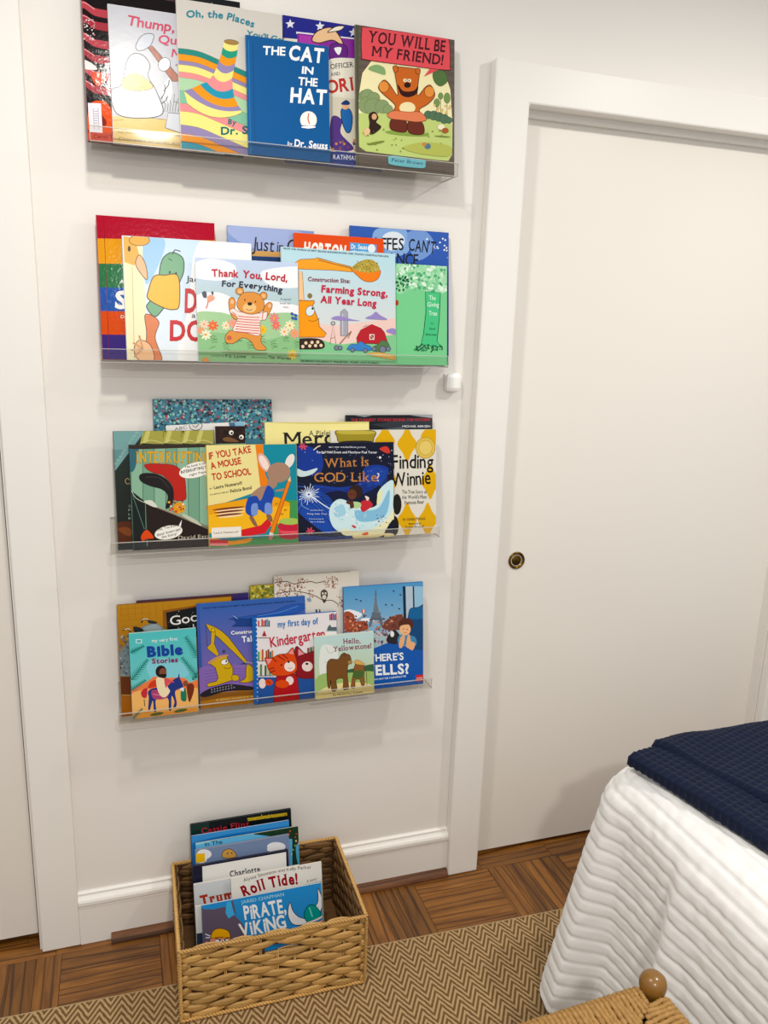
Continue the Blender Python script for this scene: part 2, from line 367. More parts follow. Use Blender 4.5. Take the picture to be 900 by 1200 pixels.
wall_strands(BW - .02, (0, -hd + ins + t - .001, 0), pi, True, False, hole=True)
ro = rest.obj('woven_strands', M_STR, bk, smooth=True); ro['kind'] = 'stuff'
# upright stakes showing between the strands
for c in range(-5, 6):
    x = c * SP + .004
    if abs(x) > hw - .01: continue
    for dx in (-.0016, .0016):
        if HX0 < x < HX1:
            MB().tube([(x + dx, -hd + .0045, .004), (x + dx, -hd + .004, HZ0)], .0012, 5).obj('stake', M_STR, bk, smooth=True)
        else:
            MB().tube([(x + dx, -hd + .0045, .004), (x + dx, -hd + .0035, .1), (x + dx, -hd + .0045, BH - .004)], .0012, 5).obj('stake', M_STR, bk, smooth=True)
# rim: twisted rope round the top and corner bindings
def rope(pts, r, twist, m, name, parent, closed=False, strands=2, seg=6, step=.0022):
    P = [Vector(p) for p in pts]; d = [0]
    for a, b_ in zip(P, P[1:]): d.append(d[-1] + (b_ - a).length)
    n = max(4, int(d[-1] / step)); mbb = MB()
    for s_ in range(strands):
        out = []
        for i in range(n + 1):
            x = d[-1] * i / n; k = 0
            while k < len(d) - 2 and d[k + 1] < x: k += 1
            f_ = (x - d[k]) / max(1e-9, d[k + 1] - d[k]); p = P[k].lerp(P[k + 1], f_); tg = (P[k + 1] - P[k]).normalized()
            a = tg.orthogonal().normalized(); b2 = tg.cross(a); ph = x * twist + 2 * pi * s_ / strands
            out.append(p + (a * cos(ph) + b2 * sin(ph)) * r * .55)
        mbb.tube(out, r * .62, seg)
    return mbb.obj(name, m, parent, smooth=True)
e = .003
rim = [(-hw + e, -hd + e, BH - .002), (hw - e, -hd + e, BH - .002), (hw - e, hd - e, BH - .002), (-hw + e, hd - e, BH - .002), (-hw + e, -hd + e, BH - .002)]
for a, b_ in zip(rim, rim[1:]): rope([a, b_], .0042, 420, M_STR, 'rim', bk)
for sx in (-1, 1):
    for sy in (-1, 1): rope([(sx * (hw - e), sy * (hd - e), .0045), (sx * (hw - e), sy * (hd - e), BH - .006)], .0042, 420, M_STR, 'corner_binding', bk)
rope([(-hw + .003, -hd + .003, .0048), (hw - .003, -hd + .003, .0048)], .0042, 420, M_STR, 'foot_binding', bk)
rope([(HX0, -hd + .006, HZ0 - .001), (HX1, -hd + .006, HZ0 - .001)], .003, 420, M_STR, 'hand_hole_edge', bk)

# ------------------------------------------------------------------ bed with quilted spread
def smooth(a, b_, x):
    x = max(0, min(1, (x - a) / (b_ - a))); return x * x * (3 - 2 * x)
BZT = .605; BXC, BYC = .925, -.462; RC = .085; RE = .085
def interp(tab, x):
    if x <= tab[0][0]: return tab[0][1]
    for (a, va), (b_, vb) in zip(tab, tab[1:]):
        if x <= b_: return va + (vb - va) * smooth(a, b_, x)
    return tab[-1][1]
# plan path: runs from the far head end along the room side, round the corner, along the foot
def path(u):
    L1 = 1.85 - RC                                   # side length before the corner
    if u < L1: return Vector((BXC, BYC - 1.85 + u, 0)), Vector((-1, 0, 0)), None
    u -= L1; A = RC * pi / 2
    if u < A:
        a = u / RC; n = Vector((-cos(a), sin(a), 0)); return Vector((BXC + RC, BYC - RC, 0)) + n * RC, n, a
    u -= A; return Vector((BXC + RC + u, BYC, 0)), Vector((0, 1, 0)), None
# outward push of the hem along the side, by y of the point (folds of the falling cloth)
FOLD = [(-2.3, .05), (-1.95, .10), (-1.75, .03), (-1.5, .11), (-1.3, .035), (-1.12, .075), (-.98, .045), (-.86, .055), (-.775, .088), (-.735, .012), (-.66, .008), (-.60, .02), (-.545, .125), (-.515, .14), (-.48, .085), (-.46, .05)]
V0, V1 = -.10, .72; CH = .0305
NU, NV = 430, 176
UT = 1.85 - RC + RC * pi / 2 + 1.1
def quilt_pt(u, v):
    P, n, a = path(u)
    # cross section: flat top -> rounded edge -> straight fall
    arc = RE * pi / 2
    if v < 0: o, z, nn = -RE + v, BZT, Vector((0, 0, 1))
    elif v < arc:
        th = v / RE; o, z = -RE + RE * sin(th), BZT - RE + RE * cos(th); nn = n * sin(th) + Vector((0, 0, 1)) * cos(th)
    else: o, z, nn = 0, BZT - RE - (v - arc), n
    tt = max(0, (BZT - RE * .4 - z) / (BZT - RE * .4))
    y = P.y
    if n.x > -.02 and a is None: fo = .035 + .02 * sin(P.x * 14)
    else: fo = interp(FOLD, y)
    if a is not None: fo = fo * (1 - a / (pi / 2)) + .035 * (a / (pi / 2))
    amp = fo * tt ** .85
    N2 = n.copy()
    p = P + n * o + Vector((0, 0, z)) + N2 * amp
    dz = 0
    # channel quilting
    ph = (v + .012 * noise.noise(Vector((u * 2.1, v * 2, 3))) * 0) / CH
    fr_ = ph - floor(ph); puff = 1 - (1 - sin(pi * fr_)) ** 2.6
    wr = noise.noise(Vector((u * 26, v * 9, 1.7))) * .0022 + noise.noise(Vector((u * 60, v * 44, 5))) * .0026
    wr += .0022 * abs(noise.noise(Vector((u * 16, v * 13, 9)))) * tt
    p += nn * (.0052 * puff + wr)
    if p.z < .012: p.z = .012
    return p
vv = []; ff = []
for i in range(NU):
    # finer where the camera looks
    s = i / (NU - 1); u = UT * (s if True else s)
    for j in range(NV): vv.append(quilt_pt(u, V0 + (V1 - .10 - V0) * j / (NV - 1)))
for i in range(NU - 1):
    for j in range(NV - 1):
        a = i * NV + j; ff.append((a, a + NV, a + NV + 1, a + 1))
M_QUILT = mat('white_quilt_cotton', '#e6e5e3', .85, sheen=.3, bump=(420, .25, .0012), spec=.25)
bed = thing('bed', 'bed end under a white channel-quilted bedspread, at the right edge', 'bed', (0, 0, 0))
qb = MB().add(vv, ff)
qo = qb.obj('quilted_drop', M_QUILT, bed, smooth=True)
# quilted top, meeting the drop
tv = []; tf = []; nx_, ny_ = 120, 150
X0, X1, Y0, Y1 = BXC + RE + .07, 2.10, BYC - 1.85, BYC - RE - .07
for i in range(nx_):
    for j in range(ny_):
        x = X0 + (X1 - X0) * i / (nx_ - 1); y = Y0 + (Y1 - Y0) * j / (ny_ - 1)
        fr_ = ((x - BXC - RE) / CH) % 1; tv.append((x, y, BZT + .0052 * (1 - (1 - sin(pi * fr_)) ** 2.6) - .0005))
for i in range(nx_ - 1):
    for j in range(ny_ - 1):
        a = i * ny_ + j; tf.append((a, a + ny_, a + ny_ + 1, a + 1))
MB().add(tv, tf).obj('quilted_top', M_QUILT, bed, smooth=True)
MB().box(BXC + .06, BYC - 1.82, .24, 2.08, BYC - .06, BZT - .07).obj('mattress', mat('mattress_ticking', '#dcdad4', .9), bed, bevel=.03)
MB().box(BXC + .10, BYC - 1.80, .12, 2.06, BYC - .09, .24).obj('bed_base', mat('bed_base_fabric', '#8a857c', .9), bed, bevel=.01)
for x in (BXC + .16, 2.0):
    for y in (BYC - 1.72, BYC - .16): MB().lathe([(.022, .009), (.027, .12)], 16).obj('leg', mat('bed_leg_wood', '#3c2717', .5), bed, loc=(x, y, 0))

# ------------------------------------------------------------------ navy waffle blanket
M_NAVY = mat('navy_waffle_cotton', '#101a35', .9, sheen=.06, var=('#0b1327', 60), spec=.2)
bl = thing('waffle_blanket', 'navy blue waffle-weave blanket folded over the white bedspread', 'blanket', (0, 0, 0))
WC = .0165
def waffle(x, y):
    a = abs(((x / WC) % 1) - .5) * 2; b_ = abs(((y / WC) % 1) - .5) * 2
    return max(a, b_) ** 1.5                       # ridges on cell borders
def layer(name, ex0, ey0, ex1, ey1, width, z0, th, lift, seed):
    """folded cloth: rounded long edge from (ex0,ey0) to (ex1,ey1), lying inwards to the right"""
    E0, E1 = Vector((ex0, ey0, 0)), Vector((ex1, ey1, 0)); dl = (E1 - E0); Ln = dl.length; dl.normalize(); nr = Vector((-dl.y, dl.x, 0))
    if nr.x < 0: nr = -nr
    nu, nv = int(Ln / .0021), int((width + pi * th / 2) / .0021); v = []; f = []
    for i in range(nu + 1):
        s = Ln * i / nu
        for j in range(nv + 1):
            c = width + pi * th / 2; q = c * j / nv
            if q < pi * th / 2:                     # rounded edge from underside up
                th_ = q / (th / 2); off = th / 2 - th / 2 * sin(th_); z = th / 2 - th / 2 * cos(th_); nn = -nr * sin(th_) - Vector((0, 0, 1)) * cos(th_)
            else: off = th / 2 + (q - pi * th / 2); z = th; nn = Vector((0, 0, 1))
            wav = noise.noise(Vector((s * 5 + seed, off * 6, seed))) * .007 + noise.noise(Vector((s * 13, off * 15, seed + 4))) * .003
            wv = .006 * sin(s * 9 + seed)
            p = E0 + dl * s + nr * (off + wv) + Vector((0, 0, z0 + z + lift * smooth(0, .5, off) + (wav if z > th * .4 else 0)))
            # fall over the foot end of the bed
            over = p.y - (BYC - .075)
            if over > 0:
                ang = min(over / .075, pi / 2); r_ = .075
                p = Vector((p.x, BYC - .075 + r_ * sin(ang), p.z - r_ * (1 - cos(ang)) - max(0, over - r_ * pi / 2)))
            v.append(p + nn * (.0042 * waffle(s, q)))
    for i in range(nu):
        for j in range(nv):
            a = i * (nv + 1) + j; f.append((a, a + nv + 1, a + nv + 2, a + 1))
    return MB().add(v, f).obj(name, M_NAVY, bl, smooth=True)
layer('lower_fold', 1.140, -1.25, .952, -.527, .50, BZT + .008, .030, .004, 1.3)
layer('upper_fold', 1.262, -1.25, 1.035, -.500, .62, BZT + .030, .022, .012, 6.1)

# ------------------------------------------------------------------ rush seat stool
st = thing('rush_stool', 'wooden stool with a woven rush seat, cut off at the bottom edge', 'stool', (.764, -.905, .0078), (0, 0, radians(2.5)))
SW, SDp, SH = .46, .40, .428
M_RUSH = mat('twisted_rush', '#b98f50', .55, var=('#7c5626', 120), bump=(260, .5, .002))
M_BEECH = mat('varnished_beech', '#8a6224', .3, coat=.3, var=('#6f4816', 14))
for lx, ly in ((0, 0), (-SW, 0), (0, -SDp), (-SW, -SDp)):
    MB().lathe([(.013, 0), (.017, .02), (.0185, .2), (.019, SH - .06), (.0175, SH - .008), (.0205, SH + .006), (.0228, SH + .015), (.0230, SH + .023), (.0205, SH + .031), (.0150, SH + .0365), (.0075, SH + .0395), (.0005, SH + .0405)], 32).obj('leg', M_BEECH, st, smooth=True, loc=(lx, ly, 0))
for y in (0, -SDp):
    for z in (.13, .26): MB().tube([(-SW, y, z), (0, y, z)], .0095, 12).obj('rung', M_BEECH, st, smooth=True)
for x in (0, -SW):
    for z in (.17, .30): MB().tube([(x, -SDp, z), (x, 0, z)], .0095, 12).obj('rung', M_BEECH, st, smooth=True)
# rush strands, one fan per side of the seat, meeting on the diagonals
def seat_fan(a, b_, cen):
    """a, b_: rail ends (top of rail), cen: seat middle"""
    a, b_, cen = Vector(a), Vector(b_), Vector(cen); d = b_ - a; Ln = d.length; d.normalize(); inn = (cen - (a + b_) / 2); dep = inn.length; inn.normalize()
    mbb = MB(); n = int(Ln / .0086); rr = .0165
    for i in range(1, n):
        s = Ln * i / n; e_ = min(s, Ln - s)
        if e_ < .021: continue
        reach = max(.004, min(e_ * (2 * dep / Ln), dep) - random.uniform(0, .001))
        pts = []
        for th in (-100, -60, -20, 20, 50, 75, 90):
            t_ = radians(th); pts.append(a + d * s + inn * (-rr * cos(t_)) + Vector((0, 0, rr * sin(t_) - .004)))
        k = 7
        for q_ in range(1, k + 1):
            f_ = q_ / k; pts.append(a + d * (s + .0015 * sin(i * 1.7 + f_ * 4)) + inn * (reach * f_) + Vector((0, 0, rr - .004 - .012 * (reach * f_ / dep) ** .7 - (.003 if q_ == k else 0))))
        # twist relief
        P2 = []; R2 = []
        for u, v in zip(pts, pts[1:]):
            m_ = max(2, int((v - u).length / .0042))
            for q_ in range(m_): P2.append(u.lerp(v, q_ / m_)); R2.append(.0050 + .0008 * sin(len(P2) * 2.1 + i))
        mbb.tube(P2, R2, 6)
    return mbb
zz = SH - .002
for a, b_ in (((0, 0, zz), (-SW, 0, zz)), ((0, 0, zz), (0, -SDp, zz)), ((-SW, 0, zz), (-SW, -SDp, zz)), ((0, -SDp, zz), (-SW, -SDp, zz))):
    o = seat_fan(a, b_, (-SW / 2, -SDp / 2, zz)).obj('rush_weave', M_RUSH, st, smooth=True); o['kind'] = 'stuff'
for a, b_ in (((0, 0, zz - .004), (-SW, 0, zz - .004)), ((0, 0, zz - .004), (0, -SDp, zz - .004)), ((-SW, 0, zz - .004), (-SW, -SDp, zz - .004)), ((0, -SDp, zz - .004), (-SW, -SDp, zz - .004))):
    MB().tube([a, b_], .0125, 12).obj('seat_rail', M_BEECH, st, smooth=True)
MB().box(-SW + .012, -SDp + .012, zz - .016, -.012, -.012, zz - .010).obj('seat_padding', mat('dark_rush_filling', '#4a3216', .95), st)

# ------------------------------------------------------------------ printing on covers
def print_mat():
    m = bpy.data.materials.new('cover_print_ink'); m.use_nodes = True; nt = m.node_tree; b = nt.nodes['Principled BSDF']; N = nt.nodes.new; L = nt.links.new
    a = N('ShaderNodeAttribute'); a.attribute_name = 'ink'; L(a.outputs['Color'], b.inputs['Base Color'])
    b.inputs['Roughness'].default_value = .26; b.inputs['Specular IOR Level'].default_value = .22
    tc = N('ShaderNodeTexCoord'); n = N('ShaderNodeTexNoise'); n.inputs['Scale'].default_value = 75; L(tc.outputs['Object'], n.inputs['Vector'])
    bp_ = N('ShaderNodeBump'); bp_.inputs['Strength'].default_value = .06; bp_.inputs['Distance'].default_value = .002; L(n.outputs['Fac'], bp_.inputs['Height']); L(bp_.outputs[0], b.inputs['Normal'])
    return m
M_INK = print_mat()
def film_mat():
    m = M_INK.copy(); m.name = 'cover_print_laminate'; b = m.node_tree.nodes['Principled BSDF']
    b.inputs['Roughness'].default_value = .11; b.inputs['Specular IOR Level'].default_value = .16
    for n in m.node_tree.nodes:
        if n.type == 'BUMP': n.inputs['Strength'].default_value = .11
        if n.type == 'TEX_NOISE': n.inputs['Scale'].default_value = 120
    return m
M_FILM = film_mat()
GL = {}
def glyph(ch, wt, serif):
    key = (ch, wt, serif)
    if key in GL: return GL[key]
    if ch == 'M':                                   # drawn by hand: two stems and a vee
        s_, W_, H_ = .095 + 1.6 * wt, .70 + wt, .69; d_ = s_ * 1.25
        v = [(0, 0), (s_, 0), (s_, H_), (0, H_), (W_ - s_, 0), (W_, 0), (W_, H_), (W_ - s_, H_),
             (0, H_), (d_, H_), (W_ / 2 + d_ * .35, .22), (W_ / 2 - d_ * .35, .22), (W_ - d_, H_), (W_, H_), (W_ / 2 + d_ * .35, .22), (W_ / 2 - d_ * .35, .22)]
        f = [(0, 1, 2, 3), (4, 5, 6, 7), (8, 11, 10, 9), (12, 15, 14, 13)]
        if serif:
            for a, b_, y, g in ((-.05, s_ + .05, 0, .05), (W_ - s_ - .05, W_ + .05, 0, .05), (-.05, s_, H_ - .05, .05), (W_ - s_, W_ + .05, H_ - .05, .05)):
                k = len(v); v += [(a, y), (b_, y), (b_, y + g), (a, y + g)]; f.append((k, k + 1, k + 2, k + 3))
        GL[key] = (v, f, W_); return GL[key]
    cu = bpy.data.curves.new('g', 'FONT'); cu.body = ch; cu.size = 1; cu.offset = wt; cu.resolution_u = 3; cu.fill_mode = 'FRONT'
    ob = bpy.data.objects.new('g', cu); me = bpy.data.meshes.new_from_object(ob)
    v = [(p.co.x, p.co.y) for p in me.vertices]; f = [tuple(p.vertices) for p in me.polygons]
    bpy.data.meshes.remove(me); bpy.data.objects.remove(ob); bpy.data.curves.remove(cu)
    if serif and v and ch.isalpha():
        top = max(y for _, y in v); n0 = len(v)
        for lev, sg in ((0, 1), (top, -1)):
            if lev == 0 and min(abs(y) for _, y in v) > .02: continue
            xs = sorted(x for x, y in v[:n0] if abs(y - lev) < .012 + abs(wt)); used = []
            i = 0
            while i < len(xs) - 1:
                wdt = xs[i + 1] - xs[i]
                if .03 < wdt < .20: used.append((xs[i], xs[i + 1])); i += 2
                else: i += 1
            for a, b_ in used[:3]:
                k = len(v); v += [(a - .055, lev), (b_ + .055, lev), (b_ + .055, lev + sg * .05), (a - .055, lev + sg * .05)]; f.append((k, k + 1, k + 2, k + 3))
    if v: x0, x1 = min(x for x, _ in v), max(x for x, _ in v)
    else: x0, x1 = 0, .22
    GL[key] = ([(x - x0, y) for x, y in v], f, x1 - x0); return GL[key]
def catmull(P, closed=True, n=6):
    out = []; m = len(P)
    rng = range(m) if closed else range(m - 1)
    for i in rng:
        if closed: p0, p1, p2, p3 = P[(i - 1) % m], P[i], P[(i + 1) % m], P[(i + 2) % m]
        else: p0, p1, p2, p3 = P[max(i - 1, 0)], P[i], P[i + 1], P[min(i + 2, m - 1)]
        for k in range(n):
            t = k / n
            out.append(tuple(.5 * (2 * b + (c - a) * t + (2 * a - 5 * b + 4 * c - d) * t * t + (3 * b - a - 3 * c + d) * t ** 3) for a, b, c, d in zip(p0, p1, p2, p3)))
    if not closed: out.append(tuple(P[-1]))
    return out
def arc3(a, m, b_, n=10):
    return [tuple((1 - t) ** 2 * p + 2 * t * (1 - t) * (2 * q - (p + r) / 2) + t * t * r for p, q, r in zip(a, m, b_)) for t in (i / n for i in range(n + 1))]
def press(c):                                       # ink density
    g = .3 * c[0] + .6 * c[1] + .1 * c[2]; return [max(0, min(.9, (g + (x - g) * 1.10))) ** 1.13 * .90 for x in c]
class Print:
    """flat artwork of one cover. Drawing units are those of a tracing sheet laid over the cover whose corners are q = TL, TR, BL, BR."""
    def __init__(s, W, H, q, sheet):
        s.W, s.H, s.q = W, H, q; s.ox, s.oy, s.k = sheet; s.v = []; s.f = []; s.c = []; s.z = 0; s.rnd = random.Random(int(W * 1e5))
    def map(s, x, y):
        x = x / s.k + s.ox; y = y / s.k + s.oy
        (ax, ay), (bx, by), (cx, cy), (dx, dy) = s.q; u = v = .5
        for _ in range(5):
            px = (1-u)*(1-v)*ax + u*(1-v)*bx + (1-u)*v*cx + u*v*dx - x; py = (1-u)*(1-v)*ay + u*(1-v)*by + (1-u)*v*cy + u*v*dy - y
            ju = ((1-v)*(bx-ax) + v*(dx-cx), (1-v)*(by-ay) + v*(dy-cy)); jv = ((1-u)*(cx-ax) + u*(dx-bx), (1-u)*(cy-ay) + u*(dy-by))
            det = ju[0]*jv[1] - jv[0]*ju[1]; u -= (px*jv[1] - jv[0]*py) / det; v -= (ju[0]*py - px*ju[1]) / det
        return ((u - .5) * s.W, (1 - v) * s.H)
    def raw(s, pts, faces, col):
        n = len(s.v); h = s.W / 2 - .0004; y = -.00008 - s.z * .000012
        c = (*press(lin(col)), 1) if isinstance(col, str) else None
        for i, (a, b_) in enumerate(pts):
            s.v.append((max(-h, min(h, a)), y, max(.0004, min(s.H - .0004, b_)))); s.c.append(c if c else (*press(col[i]), 1))
        s.f += [tuple(n + i for i in f) for f in faces]
    def clip(s, P):
        h = s.W / 2 - .0004
        for ax, lim, sg in ((0, -h, 1), (0, h, -1), (1, .0004, 1), (1, s.H - .0004, -1)):
            out = []
            for i in range(len(P)):
                a, b_ = P[i - 1], P[i]; ia, ib = (a[ax] - lim) * sg >= 0, (b_[ax] - lim) * sg >= 0
                if ia != ib:
                    t = (lim - a[ax]) / (b_[ax] - a[ax]); out.append((a[0] + (b_[0] - a[0]) * t, a[1] + (b_[1] - a[1]) * t))
                if ib: out.append(b_)
            P = out
            if len(P) < 3: return []
        return P
    def bg(s, col, col2=None, steps=1):
        h = s.W / 2
        if col2: s.raw([(-h, 0), (h, 0), (h, s.H), (-h, s.H)], [(0, 1, 2, 3)], [lin(col2), lin(col2), lin(col), lin(col)])
        else: s.raw([(-h, 0), (h, 0), (h, s.H), (-h, s.H)], [(0, 1, 2, 3)], col)
        s.z += 1; return s
    def P(s, col, pts, z=1):
        p = s.clip([s.map(*a) for a in pts])
        if p: s.raw(p, [tuple(range(len(p)))], col)
        s.z += z; return s
    def S(s, col, pts, z=1): return s.P(col, catmull(pts), z)
    def R(s, col, x0, y0, x1, y1): return s.P(col, [(x0, y0), (x1, y0), (x1, y1), (x0, y1)])
    def E(s, col, cx, cy, rx, ry, rot=0, z=1, n=22):
        r = radians(rot); return s.P(col, [(cx + rx * cos(a) * cos(r) - ry * sin(a) * sin(r), cy + rx * cos(a) * sin(r) + ry * sin(a) * cos(r)) for a in (2 * pi * i / n for i in range(n))], z)
    def L(s, col, w, pts, sm=False, close=False, z=1):
        if sm: pts = catmull(pts, close, 5)
        if close: pts = list(pts) + [pts[0]]
        L_, R_ = [], []; n = len(pts)
        for i, p in enumerate(pts):
            a, b_ = pts[max(i - 1, 0)], pts[min(i + 1, n - 1)]
            if close and i in (0, n - 1): a, b_ = pts[-2], pts[1]
            dx, dy = b_[0] - a[0], b_[1] - a[1]; l = sqrt(dx * dx + dy * dy) or 1; nx, ny = -dy / l * w / 2, dx / l * w / 2
            L_.append((p[0] + nx, p[1] + ny)); R_.append((p[0] - nx, p[1] - ny))
        for i in range(n - 1):
            p = s.clip([s.map(*a) for a in (L_[i], L_[i + 1], R_[i + 1], R_[i])])
            if p: s.raw(p, [tuple(range(len(p)))], col)
        s.z += z; return s
    def O(s, col, ln, w, pts, sm=True):           # filled shape with outline
        p = catmull(pts) if sm else pts
        s.P(col, p); return s.L(ln, w, p, close=True)
    def EO(s, col, ln, w, cx, cy, rx, ry, rot=0):
        r = radians(rot); return s.O(col, ln, w, [(cx + rx * cos(a) * cos(r) - ry * sin(a) * sin(r), cy + rx * cos(a) * sin(r) + ry * sin(a) * cos(r)) for a in (2 * pi * i / 24 for i in range(24))], False)
    def T(s, txt, x0, y0, x1, y1, h, col, wt=.0, serif=False, jit=0, arc=0, gap=.06, keep=None):
        """baseline from (x0,y0) to (x1,y1), capital height h"""
        lay = []; x = 0
        for ch in txt:
            if ch == ' ': x += .30; continue
            g = glyph(ch, wt, serif); lay.append((g, x)); x += g[2] + gap
        tot = max(.01, x - gap); dx, dy = x1 - x0, y1 - y0; Ln = sqrt(dx * dx + dy * dy); ux, uy = dx / Ln, dy / Ln; sx = Ln / tot; sy = h / .73
        for g, gx in lay:
            t = (gx + g[2] / 2) / tot; a = s.rnd.uniform(-1, 1) * jit; b_ = s.rnd.uniform(-1, 1) * jit * .4 * h
            sl = -arc * (1 - 2 * t) * 4 / Ln if arc else 0; a += math.atan(sl) if arc else 0
            oy = -arc * 4 * t * (1 - t) + b_; cxx = (gx + g[2] / 2) * sx; pts = []
            for px, py in g[0]:
                lx = (px - g[2] / 2) * sx; ly = -py * sy
                rx, ry = lx * cos(a) - ly * sin(a), lx * sin(a) + ly * cos(a)
                X, Y = cxx + rx, oy + ry
                pts.append(s.map(x0 + X * ux - Y * uy, y0 + X * uy + Y * ux))
            s.raw(pts, g[1], col)
        s.z += 1; return s
    def small(s, txt, x0, y0, x1, y1, h, col, **k): return s.T(txt, x0, y0, x1, y1, h, col, **k)
    def dots(s, cols, n, x0, y0, x1, y1, r, jag=.6, sides=5):
        for i in range(n):
            cx, cy = s.rnd.uniform(x0, x1), s.rnd.uniform(y0, y1); rr = r * s.rnd.uniform(.4, 1); a0 = s.rnd.uniform(0, 6)
            s.P(s.rnd.choice(cols), [(cx + rr * s.rnd.uniform(jag, 1) * cos(a0 + 2 * pi * k / sides), cy + rr * s.rnd.uniform(jag, 1) * sin(a0 + 2 * pi * k / sides)) for k in range(sides)], 0)
            if i % 12 == 0: s.z += 1
        s.z += 1; return s
    def build(s, parent, m):
        me = bpy.data.meshes.new('cover_print'); me.from_pydata(s.v, [], s.f); me.update()
        at = me.color_attributes.new('ink', 'FLOAT_COLOR', 'POINT'); at.data.foreach_set('color', [x for c in s.c for x in c])
        me.materials.append(m)
        # face the reader
        bm = bmesh.new(); bm.from_mesh(me)
        for f in bm.faces:
            if f.normal.y > 0: f.normal_flip()
        bm.to_mesh(me); bm.free()
        return link('cover_print', me, parent)
M_PAGE = mat('page_edges', '#e9e1cf', .9, var=('#d5cab2', 400))
def book_body(root, W, H, th, board, kind):
    m = mat('board_' + board.lstrip('#'), board, .35)
    if kind == 'hard':
        t = .0018; c = MB()
        c.box(-W / 2, 0, 0, W / 2, t, H); c.box(-W / 2, th - t, 0, W / 2, th, H)
        c.add([(-W / 2, 0, 0), (-W / 2, th, 0), (-W / 2 - .0012, th * .5, 0), (-W / 2, 0, H), (-W / 2, th, H), (-W / 2 - .0012, th * .5, H)], [(0, 1, 2), (3, 5, 4), (0, 2, 5, 3), (2, 1, 4, 5)])
        c.box(-W / 2, t, .0, -W / 2 + .0015, th - t, H)
        c.obj('cover', m, root)
        MB().box(-W / 2 + .0015, t, .003, W / 2 - .003, th - t, H - .003).obj('pages', M_PAGE, root)
    elif kind == 'paper':
        t = .0003
        MB().box(-W / 2, 0, 0, W / 2, t, H).box(-W / 2, th - t, 0, W / 2, th, H).box(-W / 2, t, 0, -W / 2 + t, th - t, H).obj('cover', m, root)
        MB().box(-W / 2 + t, t, .0005, W / 2 - .0006, th - t, H - .0005).obj('pages', M_PAGE, root)
    else:
        MB().box(-W / 2, 0, 0, W / 2, .0012, H).box(-W / 2, th - .0012, 0, W / 2, th, H).box(-W / 2, .0012, 0, -W / 2 + .001, th - .0012, H).obj('cover', m, root)
        pg = MB(); n = 4
        for i in range(n): pg.box(-W / 2 + .001, .0013 + i * (th - .0026) / n, .0004, W / 2 - .0004, .0012 + (i + .93) * (th - .0026) / n, H - .0004)
        pg.obj('board_pages', M_PAGE, root)
LEAN = radians(7.5)
